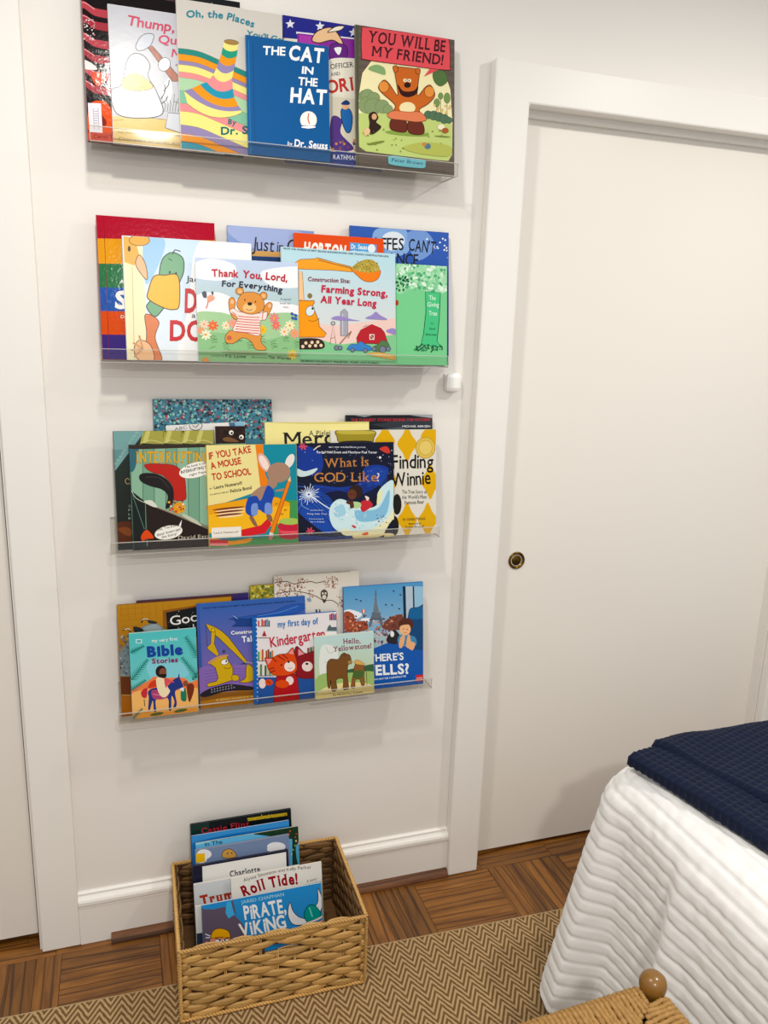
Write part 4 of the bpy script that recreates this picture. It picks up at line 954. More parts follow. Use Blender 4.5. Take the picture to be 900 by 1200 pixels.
def art(p):
    p.bg('#bcdcE6'.lower(), '#e3d9d4'); p.S('#e9cdc6', [(0, 640), (300, 690), (600, 660), (900, 640), (900, 820), (0, 820)])
    p.S('#8dc79a', [(-150, 830), (150, 800), (400, 850), (900, 780), (900, 1100), (-150, 1100)])
    # boom and bucket
    p.O('#efa94a', '#6b3f12', 4, [(-120, 185), (0, 165), (40, 135), (160, 130), (185, 120), (470, 200), (480, 240), (300, 225), (20, 215), (-120, 225)], False)
    p.L('#5b4a38', 5, [(190, 140), (470, 210)]).L('#8a7a6a', 4, [(200, 128), (465, 195)])
    p.O('#e98a3a', '#6b3a14', 4, [(470, 212), (600, 240), (715, 225), (705, 290), (650, 322), (580, 315), (520, 270)])
    p.S('#b6a456', [(472, 210), (530, 160), (600, 135), (670, 150), (715, 215), (650, 245), (560, 240)]); p.dots(['#8f8038', '#d6c67c', '#6e6428'], 90, 490, 150, 700, 238, 8)
    # cab of the machine
    p.O('#efa22e', '#6b3f12', 5, [(-20, 480), (160, 480), (160, 500), (145, 520), (195, 650), (200, 700), (260, 760), (240, 790), (50, 790), (-40, 790), (-40, 500)], False)
    p.O('#eec9a0', '#6b3f12', 3, [(30, 230), (60, 240), (75, 480), (30, 470)], False)
    p.EO('#d9e6ea', '#5b3a1c', 4, 125, 568, 36, 44, 20).E('#26262a', 145, 548, 9, 11).L('#6b3f12', 4, [(110, 645), (150, 655), (205, 630)], True).E('#8a7a52', 122, 440, 20, 22)
    p.S('#3a2a22', [(-60, 830), (60, 800), (200, 805), (245, 850), (220, 890), (60, 895), (-60, 890)])
    for cx, cy in ((65, 870), (90, 840), (122, 865), (140, 835), (170, 862), (188, 832), (215, 860)): p.EO('#e6d2b6', '#6b4a34', 2, cx, cy, 14, 15)
    # farm
    p.O('#a9a9b4', '#55555f', 3, [(378, 780), (378, 575), (410, 550), (438, 575), (440, 780)], False); p.L('#d6d6dc', 5, [(395, 590), (397, 770)])
    p.L('#7a4a3a', 4, [(290, 850), (315, 690), (340, 850)]).L('#7a4a3a', 3, [(300, 800), (332, 790)]).E('#8a8a8c', 315, 672, 20, 18).E('#e3d9d4', 315, 672, 8, 8)
    p.O('#b6323c', '#5c1a20', 4, [(515, 800), (540, 730), (590, 695), (645, 678), (710, 700), (755, 750), (790, 850), (520, 840)], False); p.L('#eadfd6', 6, [(510, 790), (545, 725), (645, 675), (740, 715), (775, 775)])
    p.R('#eadfd6', 625, 765, 668, 812).R('#8e2530', 632, 772, 661, 805).L('#eadfd6', 4, [(632, 772), (661, 805)])
    p.O('#4a86c4', '#20406a', 3, [(440, 880), (470, 850), (520, 850), (545, 825), (590, 850), (635, 870), (630, 905), (450, 900)]).O('#5f7f5a', '#2f4230', 3, [(650, 880), (700, 850), (730, 820), (780, 830), (800, 880), (760, 910), (670, 910)])
    for cx, cy, r in ((480, 900, 17), (590, 905, 17), (665, 890, 18), (740, 895, 28), (790, 890, 20), (345, 880, 20), (375, 882, 18)): p.EO('#7f8898', '#2e3038', 4, cx, cy, r, r)
    p.L('#a3795a', 9, [(370, 850), (420, 790), (470, 740)]).L('#7a5a44', 5, [(440, 800), (470, 740)])
    p.S('#9d8fc4', [(590, 630), (650, 600), (680, 575), (720, 605), (780, 640), (690, 640)]).S('#9d8fc4', [(300, 632), (360, 610), (480, 640), (540, 650), (380, 648)]).S('#9d8fc4', [(770, 740), (820, 715), (860, 730), (860, 770)])
    p.S('#caa45e', [(600, 930), (720, 920), (860, 950), (860, 985), (700, 960)]).S('#e0c27e', [(620, 938), (720, 930), (840, 955), (700, 950)])
    p.T('FROM THE WORLD OF BEST SELLING BUILDING BOOKS AND TRUCKS CONSTRUCTION SITE', -95, 50, 790, 118, 13, '#2e3a52', .01)
    p.T('Construction Site:', 106, 315, 458, 333, 36, '#8e4a5c', .025); p.T('Farming Strong,', 216, 408, 782, 448, 60, '#c22c4c', .034); p.T('All Year Long', 208, 496, 684, 532, 60, '#c22c4c', .034)
    p.T('SHERRI DUSKEY RINKER AND AG FORD', 50, 1000, 705, 1018, 14, '#4a4238', .012)
book('farm', FA, 'pale blue picture book of a yellow digger, red barn and silo on a farm', '#bfd9de', art)
def art(p):
    p.bg('#3f66b4', '#2a4f9e').S('#8fb0dc', [(420, 110), (500, 90), (560, 110), (560, 200), (430, 210)]).E('#dfe6ee', 500, 150, 50, 40).S('#7f9fd4', [(560, 120), (640, 110), (680, 180), (600, 230)]); p.dots(['#f4f6fa'], 16, 640, 120, 750, 250, 6, .5, 6)
    p.T('GIRAFFES', 330, 182, 545, 188, 52, '#20232e', .012, False, .05); p.T("CAN'T", 566, 190, 680, 202, 52, '#20232e', .012, False, .05); p.T('DANCE', 440, 244, 608, 252, 50, '#20232e', .012, False, .05)
    p.P('#284a94', [(735, 260), (760, 262), (760, 700), (735, 700)])
book('giraffe', R2, 'blue picture book with thin dark hand-drawn title, behind the light green one', '#2b4b90', art)
def art(p):
    p.bg('#86cd9a')
    p.S('#a9d9b2', [(520, 250), (740, 262), (740, 350), (680, 380), (600, 350), (520, 370)]); p.dots(['#dff0e2', '#5fae80', '#c4e6cc', '#8ccda0'], 170, 520, 252, 735, 365, 13)
    p.dots(['#2f6b4a', '#3f8560'], 40, 515, 300, 580, 360, 8); p.O('#5fc38d', '#23603f', 3, [(640, 365), (705, 370), (700, 480), (690, 575), (710, 600), (620, 590), (632, 540), (642, 450)], False)
    for a, b_ in (((590, 612), (628, 585)), ((606, 616), (640, 590)), ((640, 616), (650, 590)), ((664, 622), (672, 590)), ((690, 616), (680, 592)), ((712, 612), (700, 590))): p.L('#2e6a48', 6, [a, ((a[0] + b_[0]) / 2 + 6, (a[1] + b_[1]) / 2 - 2), b_])
    p.dots(['#4f9a72', '#2e6a48'], 26, 595, 590, 708, 618, 8)
    for y, t_, a, b_ in ((400, 'The', 655, 684), (428, 'Giving', 648, 698), (465, 'Tree', 654, 690)): p.T(t_, a, y, b_, y + 1, 20, '#d6efdc', .012)
    p.T('by', 664, 502, 676, 502, 8, '#23603f').T('Shel', 656, 526, 682, 526, 10, '#23603f').T('Silverstein', 640, 550, 688, 551, 10, '#23603f', .01); p.E('#b04a30', 518, 412, 7, 12)
book('green', R2, 'light green picture book with a tall green tree trunk, rightmost on the second ledge', '#7cc492', art, film=True)

# ================================================================== third ledge
U1 = (120, 460, 3.75); U2 = (320, 460, 3.75); IC = (130, 500, 7.5); MS = (230, 510, 7.5); NG = (340, 510, 6.923)
def art(p):
    p.bg('#4c7f92'); p.dots(['#2b3a44', '#7fb2bf', '#23303a', '#a4c6c9', '#a35a62', '#5a94a8', '#384a4e', '#8fbcb0'], 900, 225, 20, 745, 200, 11, .5, 4)
book('teal', U1, 'tall teal book covered in a dense tiny mosaic pattern, its top showing above the others', '#3f6f82', art)
def art(p):
    p.bg('#e4e2df'); p.EO('#dcdad6', '#3f3f42', 3, 432, 152, 28, 20); p.T('ABC', 340, 170, 395, 162, 14, '#7a7a80', .01); p.L('#4a4a4e', 3, [(418, 150), (432, 160), (446, 146)])
    p.P('#4f7390', [(570, 112), (650, 100), (680, 260), (600, 260)]).P('#8fb6cf', [(600, 130), (640, 120), (664, 220), (620, 225)]).S('#2b2326', [(655, 160), (700, 140), (710, 230), (664, 235)])
    p.S('#8a6a62', [(560, 120), (585, 112), (590, 135)])
book('photo', U1, 'white card-covered book with a small black stamp, tilted in front of the mosaic one', '#e6e4e0', art, kind='paper', tilt=-.045)
def art(p):
    p.bg('#2e1a14'); p.dots(['#3a231a', '#22120e'], 60, 495, 150, 650, 260, 16); p.E('#f0eae2', 566, 176, 10, 10).E('#f0eae2', 611, 195, 10, 10).E('#1a1010', 568, 178, 5, 5).E('#1a1010', 609, 197, 5, 5)
    p.S('#7a5a3a', [(530, 200), (560, 196), (600, 216), (540, 214)])
book('monster', U1, 'small dark brown book with two white eyes, behind the yellow and teal one', '#241410', art, kind='board')
def art(p):
    p.bg('#2f3a34', '#1e211d'); p.P('#7fa6a6', [(0, 30), (300, 30), (40, 380), (0, 380)]).P('#6b9494', [(0, 200), (100, 200), (40, 350), (0, 360)])
    for k in range(10): x, y = 210 - k * 20, 40 + k * 30; p.P('#8fb0ae', [(x, y), (x + 32, y + 8), (x - 4, y + 32)])
    for i, (a, b_) in enumerate(((250, 450), (440, 610), (600, 760), (720, 900))):
        p.S('#a9a45a', [(a + 50, 20), (b_, 20), (b_ + 6, 120), (b_ - 20, 150), (a + 30, 145), (a, 150)]).S('#c9c47c', [(a + 60, 25), (a + 90, 25), (a + 60, 130), (a + 25, 130)]).L('#5b5a2c', 4, [(b_, 25), (b_ + 4, 120)]); p.L('#d9d5a0', 5, [(a + 8, 140), ((a + b_) / 2, 118), (b_, 146)], True)
    p.L('#b9a878', 5, [(165, 470), (140, 450), (122, 475), (140, 500), (165, 490)], True)
    for i, ch in enumerate('2FLB'): p.T(ch, 150, 702 + i * 36, 170, 702 + i * 36, 18, '#9fb0a8')
    p.S('#5a3018', [(40, 860), (120, 830), (200, 850), (200, 1000), (40, 1010)]).S('#7f4a24', [(60, 900), (130, 880), (190, 920), (150, 960)])
book('curtain', IC, 'dark green picture book with olive drapery along the top, leftmost on the third ledge', '#26302b', art)
def art(p):
    p.bg('#86ab93')
    for i in range(10):
        x = 175 + i * 98; p.P('#7fa68f' if i % 2 else '#93b7a0', [(x, 160), (x + 98, 160), (x + 104, 900), (x + 6, 900)]); p.L('#4a6a58', 5, [(x, 160), (x + 6, 900)])
    p.S('#3f6f7c', [(160, 160), (240, 170), (210, 360), (165, 380)]).S('#3a3026', [(160, 160), (900, 155), (900, 175), (500, 190), (180, 195)])
    # plain red curve with dark tail
    p.O('#b8352c', '#7a1f1a', 4, [(295, 330), (430, 325), (560, 345), (630, 430), (648, 560), (640, 640), (540, 635), (530, 520), (450, 430), (360, 400), (310, 370)])
    p.S('#231f20', [(245, 430), (290, 405), (400, 415), (490, 470), (540, 560), (530, 680), (470, 715), (490, 610), (440, 550), (340, 520), (262, 480)])
    p.L('#4a4240', 6, [(300, 440), (420, 450), (500, 540)], True)
    p.E('#e0a03c', 590, 710, 52, 50).dots(['#e6e0d0', '#c9582c', '#e8b050', '#8a3a20'], 26, 500, 650, 650, 770, 16)
    # big open dark book
    p.P('#1c2422', [(180, 560), (300, 660), (310, 920), (470, 1100), (200, 1100)]).P('#2c1f1a', [(300, 660), (560, 760), (860, 880), (1100, 860), (1100, 1100), (320, 1100)])
    p.L('#b9c4b0', 6, [(180, 560), (240, 640), (450, 720), (860, 890)], True).L('#a89a84', 5, [(300, 670), (550, 770), (850, 900)]).L('#5f7f78', 6, [(190, 600), (290, 900)]).L('#6f8f80', 6, [(298, 670), (304, 900)])
    p.S('#d9dccf', [(285, 655), (350, 645), (400, 700), (360, 700)]).S('#c4c8b4', [(620, 760), (740, 820), (780, 870), (640, 800)])
    p.P('#e07a2c', [(825, 700), (900, 690), (1000, 780), (900, 1000), (860, 780)])
    p.S('#d9582c', [(262, 960), (310, 905), (370, 975), (310, 985), (275, 1005)]).L('#8fb0a8', 5, [(312, 990), (314, 1050)])
    p.T('INTERRUPTING', 218, 316, 856, 318, 104, '#d9a93a', .018, True)
    p.EO('#f1efe8', '#c9c4b4', 2, 735, 378, 150, 66, -14).P('#f1efe8', [(815, 415), (845, 455), (845, 395)])
    p.T('This book is called', 640, 366, 850, 318, 22, '#2a2a2a', .01, False, .08); p.T('INTERRUPTING Ch', 606, 412, 850, 358, 26, '#2a2a2a', .02, False, .06); p.T('right Papa?', 680, 432, 838, 398, 20, '#2a2a2a', .01, False, .08)
    p.EO('#f1efe8', '#c9c4b4', 2, 497, 928, 122, 60, -12).P('#f1efe8', [(585, 868), (612, 815), (603, 880)])
    p.T('Yes, You Know', 398, 916, 592, 868, 24, '#2a2a2a', .01, False, .08); p.T('dont interrupt', 398, 962, 604, 906, 24, '#2a2a2a', .01, False, .08); p.T('the Story!', 440, 980, 570, 948, 22, '#2a2a2a', .01, False, .08)
    p.T('David Ezra', 582, 992, 862, 978, 36, '#c9c0b0', .006, True)
book('interrupt', IC, 'green plank picture book with a red curved shape and gold capital title', '#2b3a34', art)
def art(p):
    p.bg('#1c8fa0'); p.P('#e8ddA2'.lower(), [(80, 70), (510, 70), (565, 480), (110, 640), (80, 640)]).P('#e58a2a', [(510, 70), (578, 70), (600, 340), (640, 430), (560, 480)])
    p.P('#4f9a5c', [(600, 560), (920, 570), (920, 1000), (700, 1000)])
    p.O('#e6a92e', '#8d5a14', 3, [(100, 620), (430, 555), (700, 540), (820, 590), (820, 730), (700, 780), (560, 830), (380, 890), (110, 860)], False); p.P('#eebc44', [(100, 700), (400, 640), (820, 620), (815, 740), (560, 830), (380, 890), (110, 850)])
    for k in range(6): p.E('#f0d8ae' if k % 2 else '#7a3a28', 280 + (k % 2) * 20, 640 + k * 14, 140 - k * 6, 9, -6)
    for cx, cy in ((750, 690), (700, 600), (780, 655), (600, 770)): p.E('#c98a22', cx, cy, 16, 9, -20)
    p.P('#5b9a62', [(100, 930), (450, 910), (700, 880), (920, 900), (920, 1010), (100, 1010)]).S('#e8a02a', [(110, 900), (300, 930), (480, 900), (420, 950), (110, 970)]).P('#cf3038', [(390, 830), (560, 790), (630, 720), (655, 780), (600, 860), (390, 895)]).R('#cf3e48', 120, 918, 275, 960).R('#e89a9c', 120, 950, 275, 972)
    # plain grey-brown shape with pink ears-like ovals, in blue
    p.E('#d9b3a4', 590, 240, 44, 90, -28).E('#f0dcd6', 588, 240, 30, 70, -28).E('#e8e0dc', 820, 225, 36, 66, 26).E('#a98a78', 720, 325, 105, 88, -8).E('#a98a78', 665, 410, 45, 60, 20)
    p.S('#a98a78', [(600, 440), (660, 430), (640, 560), (560, 660), (470, 540), (540, 460)]).S('#274fa8', [(425, 640), (450, 550), (520, 530), (560, 570), (620, 440), (680, 500), (660, 590), (660, 680), (590, 680), (540, 650), (500, 710), (440, 690)])
    p.S('#7f9ad0', [(480, 610), (530, 600), (530, 690), (480, 700)]).S('#7f9ad0', [(600, 600), (650, 600), (660, 680), (600, 690)]).S('#a98a78', [(690, 480), (770, 465), (775, 485), (700, 492)]).S('#8f6a55', [(460, 720), (490, 715), (530, 790), (500, 790)]).S('#8f6a55', [(610, 700), (650, 700), (665, 755), (630, 750)])
    p.O('#e58a2c', '#7d4310', 4, [(800, 395), (828, 405), (668, 880), (632, 870)], False).P('#ecd09c', [(800, 395), (828, 405), (825, 355)]).P('#dcdcdc', [(640, 850), (674, 862), (668, 888), (632, 876)]).P('#d88a8a', [(632, 876), (668, 888), (655, 920), (628, 910)])
    p.E('#c23048', 815, 870, 100, 45).E('#d8485c', 815, 835, 100, 40).E('#c23048', 815, 800, 105, 42).E('#a9c46a', 820, 755, 95, 30).E('#e06a70', 815, 850, 96, 8)
    p.T('IF YOU TAKE', 112, 212, 478, 150, 62, '#c0392a', .02, False, .10); p.T('A MOUSE', 130, 296, 390, 250, 60, '#c0392a', .022, False, .09); p.T('TO SCHOOL', 138, 392, 478, 340, 60, '#c0392a', .02, False, .09)
    p.T('BY', 118, 472, 142, 468, 10, '#2a2a2a', .01, True); p.T('Laura Numeroff', 154, 470, 398, 428, 28, '#2a2a2a', .014, True); p.T('ILLUSTRATED BY', 120, 525, 285, 498, 10, '#2a2a2a', .01, True); p.T('Felicia Bond', 295, 502, 482, 468, 28, '#2a2a2a', .014, True)
    p.P('#ece6dd', [(132, 812), (386, 800), (390, 892), (135, 905)]).T('Laura Numeroff', 152, 866, 366, 856, 20, '#5a5a66', .006)
book('school', MS, 'yellow and teal picture book with red hand-lettered title and a big orange pencil', '#d9b64a', art)
def art(p):
    p.bg('#efe6a8', '#e6dc9c'); p.T('A Piglet Named', 152, 188, 345, 186, 22, '#2d2a2a', .012, True); p.T('Mercy', 48, 236, 325, 222, 64, '#2d2a2a', .014, True)
    p.S('#d9cf8a', [(0, 125), (100, 122), (300, 126), (430, 122), (430, 134), (200, 138), (0, 134)])
book('cream', U2, 'cream yellow picture book with large black serif letters, behind the navy one', '#e6dc9c', art)
def art(p):
    p.bg('#e0dcd2')
    for cx, cy in ((585, 225), (690, 195), (487, 215), (585, 560), (678, 560), (690, 390), (330, 215), (410, 300), (410, 560), (500, 390)): p.S('#ddb23c' , [(cx, cy - 78), (cx + 20, cy - 40), (cx + 44, cy), (cx + 20, cy + 40), (cx, cy + 78), (cx - 20, cy + 40), (cx - 44, cy), (cx - 20, cy - 40)])
    p.O('#a39540', '#5f5624', 3, [(285, 165), (435, 168), (438, 200), (420, 220), (300, 220), (280, 195)]).S('#c4b65c', [(290, 168), (430, 170), (425, 182), (300, 182)]); p.S('#3a342c', [(300, 214), (420, 212), (425, 230), (300, 232)])
    p.EO('#dcc06a', '#b59a48', 3, 668, 242, 44, 46).EO('#e2cc80', '#b59a48', 2, 668, 242, 30, 32)
    p.E('#26241f', 540, 490, 20, 46).E('#26241f', 528, 585, 20, 44)
    p.T('Finding', 520, 332, 704, 330, 62, '#1f1d1b', .014, False, .05); p.T('Winnie', 516, 412, 692, 400, 62, '#1f1d1b', .014, False, .05)
    p.T('The True Story of', 562, 442, 674, 442, 16, '#2c2a27', .008, True); p.T("the World's Most", 562, 466, 674, 464, 16, '#2c2a27', .008, True); p.T('Famous Bear', 574, 490, 662, 486, 16, '#2c2a27', .008, True)
    p.T('by Lindsay Mattick', 566, 562, 668, 558, 13, '#2c2a27', .008, True); p.T('illustrated by', 592, 580, 648, 578, 9, '#2c2a27', .008); p.T('Sophie Blackall', 576, 598, 662, 594, 13, '#2c2a27', .008, True)
book('winnie', U2, 'off-white picture book with yellow diamonds and black title, rightmost on the third ledge', '#dcd8ce', art, film=True)
def art(p):
    p.bg('#22262c'); p.P('#3a4048', [(430, 140), (700, 100), (700, 170), (560, 170)]).P('#8f979c', [(330, 95), (460, 94), (400, 108)]).P('#a9aeb0', [(600, 100), (700, 98), (700, 112)]).P('#5c646a', [(420, 168), (560, 150), (600, 170)])
    p.T('THE FUNNIEST STORIES BEHIND THE MACHINE', 342, 126, 690, 124, 12, '#b8404a', .02); p.T('MICHAEL BERGEN', 565, 152, 690, 152, 9, '#e2e2e2', .014)
book('black', U2, 'black picture book with small red and white capitals, only its top strip showing', '#1c2026', art)
def art(p):
    p.bg('#121833'); p.S('#1d3f94', [(55, 90), (200, 110), (260, 190), (240, 300), (120, 330), (55, 300)]).S('#1d3f94', [(600, 260), (720, 240), (800, 280), (720, 400), (560, 480), (380, 450), (240, 470), (180, 400), (400, 420), (560, 380)]).S('#2450a6', [(55, 500), (200, 440), (330, 520), (340, 640), (380, 740), (300, 800), (150, 700), (55, 600)])
    for i in range(9):
        o_ = i * 16; p.L('#3f6cc0' if i % 2 else '#16306e', 5, [(60, 380 + o_ * 2), (150, 420 + o_), (300, 560 + o_), (360, 720 + o_ * .5)], True, z=0); p.L('#2f5cb4', 5, [(620, 290 + o_), (700, 262 + o_), (790, 300 + o_ * 1.2)], True, z=0); p.L('#0f1c4c', 4, [(240, 430 + o_), (400, 450 + o_ * .7), (560, 420 + o_), (680, 360 + o_)], True, z=0)
    p.z += 1
    p.S('#cfe0e0', [(57, 270), (120, 290), (215, 265), (180, 310), (100, 335), (57, 320)])
    # pale wave with a fish-tail tip
    p.S('#cfe6ea', [(310, 640), (330, 560), (400, 515), (520, 560), (620, 590), (700, 560), (705, 470), (760, 400), (838, 370), (835, 560), (838, 640), (780, 760), (600, 800), (420, 790), (340, 740)])
    p.S('#8fc0da', [(520, 610), (620, 610), (720, 580), (800, 440), (800, 560), (760, 660), (640, 700), (540, 690)]).S('#e8e6b8', [(700, 560), (708, 480), (745, 440), (735, 520)]).S('#e9e7c4', [(420, 760), (600, 780), (760, 700), (840, 600), (838, 700), (770, 790), (600, 830), (430, 810)]); p.S('#a9d2e2', [(350, 590), (420, 560), (440, 640), (360, 660)])
    p.dots(['#e8eef0', '#a9d0dc'], 60, 340, 540, 620, 760, 12); p.dots(['#3a2c1c', '#c26a34'], 22, 680, 640, 830, 745, 8)
    # figure lying on the wave
    p.S('#c23a44', [(560, 550), (620, 520), (665, 560), (640, 590), (580, 620)]).S('#e9dccf', [(600, 490), (635, 505), (620, 530)]).S('#b9d2a0', [(500, 540), (560, 545), (565, 580), (510, 590)]).S('#5a3426', [(480, 540), (500, 530), (510, 580), (480, 590)]).S('#5a3426', [(445, 545), (470, 520), (480, 560)])
    p.E('#33201a', 525, 455, 58, 55).E('#6b3f2c', 495, 478, 36, 42).E('#1c1412', 484, 478, 4, 6).E('#1c1412', 508, 480, 4, 6)
    # white firework burst
    for k in range(22):
        a = k * 2 * pi / 22; r = 55 + (k * 29) % 45; p.L('#dfe8f2', 5, [(148 + 8 * cos(a), 478 + 8 * sin(a)), (148 + r * cos(a), 478 + r * .9 * sin(a))])
    p.L('#dfe8f2', 8, [(165, 490), (260, 560), (370, 630)], True).L('#8fb0d8', 5, [(110, 470), (90, 560), (150, 600)], True).E('#c9d8ea', 375, 630, 10, 8)
    p.S('#0f1530', [(838, 680), (838, 800), (760, 800)]).S('#233a7c', [(65, 810), (300, 825), (520, 815), (540, 860), (65, 870)]).S('#e6d9a8', [(500, 815), (700, 800), (838, 800), (838, 870), (580, 860)]).S('#14141c', [(690, 840), (760, 810), (740, 850)])
    for cx, cy in ((103, 90), (160, 775)): 
        for k in range(6): p.E('#d8586c', cx + 20 * cos(k), cy + 17 * sin(k), 15, 6, k * 57)
    p.S('#c9483c', [(720, 110), (780, 90), (810, 135), (780, 145)]).E('#c9404c', 510, 740, 20, 9, 30).S('#d8602c', [(575, 800), (620, 785), (625, 805), (590, 812)]); p.dots(['#e8eef4', '#9fb8dc'], 60, 70, 80, 830, 420, 5); p.L('#e6dccc', 8, [(185, 120), (215, 95), (240, 85)], True).E('#e8ecf0', 725, 180, 10, 10)
    p.T('NEW YORK TIMES BESTSELLING AUTHOR', 305, 101, 605, 103, 10, '#dfe2ea', .012); p.T('Rachel Held Evans and Matthew Paul Turner', 210, 145, 700, 147, 20, '#e6e8ee', .01)
    p.T('What Is', 272, 262, 630, 246, 76, '#c08a58', .006, True); p.T('GOD Like', 190, 376, 700, 372, 78, '#c08a58', .006, True); p.T('?', 700, 372, 722, 371, 72, '#d9d2dc', .004)
    p.T('ILLUSTRATED BY', 160, 610, 262, 612, 9, '#dfe6f0'); p.T('Ying Hui Tan', 130, 640, 290, 642, 11, '#dfe6f0', .006); p.T('foreword', 150, 680, 262, 682, 9, '#dfe6f0'); p.T('by a friend', 160, 705, 270, 706, 11, '#dfe6f0', .006)
book('night', NG, 'square navy picture book with copper title and a pale blue wave', '#131a3c', art)

# ================================================================== lowest ledge
V1_ = (120, 660, 3.75); BB = (140, 690, 7.5); DG = (225, 690, 7.5); KG = (290, 660, 7.5); TR = (380, 690, 6.923)
def art(p):
    p.bg('#4a2a30', '#3a2450').P('#43206a' if False else '#3a2c6e', [(570, 130), (660, 128), (660, 400), (570, 400)]).P('#5a3030', [(100, 150), (570, 140), (570, 165), (100, 175)])
book('purple', V1_, 'dark plum and purple book, only its top edge showing behind the golden brown one', '#3a2450', art)
def art(p):
    p.bg('#b98a2c', '#8a4f1c'); 
    for k in range(8): p.L('#9c6e22', 3, [(10 + k * 60, 130), (16 + k * 60, 240 + (k * 37) % 60)]); 
    for k in range(5): p.L('#a2752a', 3, [(10, 180 + k * 50), (240, 160 + k * 50)])
    p.P('#8f5e1e', [(370, 190), (700, 140), (700, 1200), (390, 1200)]).P('#121416', [(398, 208), (700, 152), (700, 420), (415, 420)]); p.dots(['#dfe2e0'], 12, 410, 180, 680, 360, 5, .5, 6)
    p.T('Good', 438, 320, 760, 270, 84, '#e8e8e4', .004, False, .06); p.T('A', 628, 372, 668, 366, 66, '#e8e8e4', .002, True)
    # plain grey shaggy shape
    p.S('#7f8c90', [(0, 560), (60, 480), (110, 390), (200, 330), (300, 300), (370, 340), (420, 400), (420, 700), (0, 760)]).S('#9aa6a8', [(200, 350), (300, 310), (360, 350), (300, 380)]).S('#2c2c30', [(120, 330), (190, 345), (200, 380), (130, 380)]).S('#2c2c30', [(250, 275), (320, 290), (310, 305), (250, 300)])
    p.L('#18181a', 9, [(30, 365), (60, 345), (95, 375)], True).L('#18181a', 10, [(185, 300), (210, 262), (250, 285)], True).L('#f0eee8', 5, [(40, 355), (70, 348), (90, 362)], True).L('#f0eee8', 5, [(195, 272), (215, 262), (245, 270)], True)
    p.dots(['#6c787c', '#a4b0b2', '#59646a'], 60, 10, 400, 100, 760, 16); p.dots(['#b0503c', '#5a2418', '#c98a7a'], 20, 20, 800, 95, 850, 14)
    p.P('#6b3a16', [(0, 770), (100, 770), (100, 930), (0, 930)]).L('#d8b070', 5, [(20, 930), (98, 932)]).P('#a86a24', [(0, 936), (400, 936), (400, 1200), (0, 1200)])
book('brown', BB, 'golden brown picture book with a chalkboard sign, leftmost on the lowest ledge', '#8a5a20', art)
def art(p):
    p.bg('#b5a848'); p.dots(['#d8c458', '#8f9a4a', '#e6d98a', '#a38f3a', '#6f7f3f'], 160, 650, 90, 760, 170, 12)
book('yellow', V1_, 'mottled yellow-green book, only a small corner showing beside the blossom branches', '#a89c44', art)
def art(p):
    p.bg('#ded9d0'); p.L('#4a4038', 4, [(235, 112), (900, 72)])
    br = [[(240, 170), (340, 160), (400, 180), (470, 170), (550, 160), (600, 172), (680, 155)], [(245, 270), (330, 250), (420, 245), (520, 262), (600, 290), (660, 322), (740, 325), (800, 365)]]
    for b_ in br: p.L('#5c4636', 7, b_, True)
    for x0, y0, x1, y1, n in ((240, 115, 310, 185, 36), (430, 130, 520, 220, 36), (660, 120, 790, 220, 60), (260, 180, 480, 300, 110), (530, 235, 580, 300, 20), (780, 285, 840, 390, 30)): p.dots(['#8a4a3a', '#a86a52', '#5c3a2c', '#c4937c'], n, x0, y0, x1, y1, 9)
    p.O('#5a5048', '#2f2a26', 3, [(640, 250), (665, 230), (692, 245), (696, 290), (670, 325), (642, 295)]).E('#d8d2c6', 668, 295, 18, 20).P('#4a423a', [(650, 325), (692, 322), (668, 350)]).E('#e6e0d4', 655, 262, 8, 9).E('#e6e0d4', 680, 262, 8, 9)
    p.S('#8fa4b8', [(515, 310), (545, 300), (555, 330), (530, 335)]).T('li', 595, 440, 640, 434, 40, '#4a5a6c')
book('owls', KG, 'off-white picture book with blossom branches and a small owl', '#cfcac0', art)
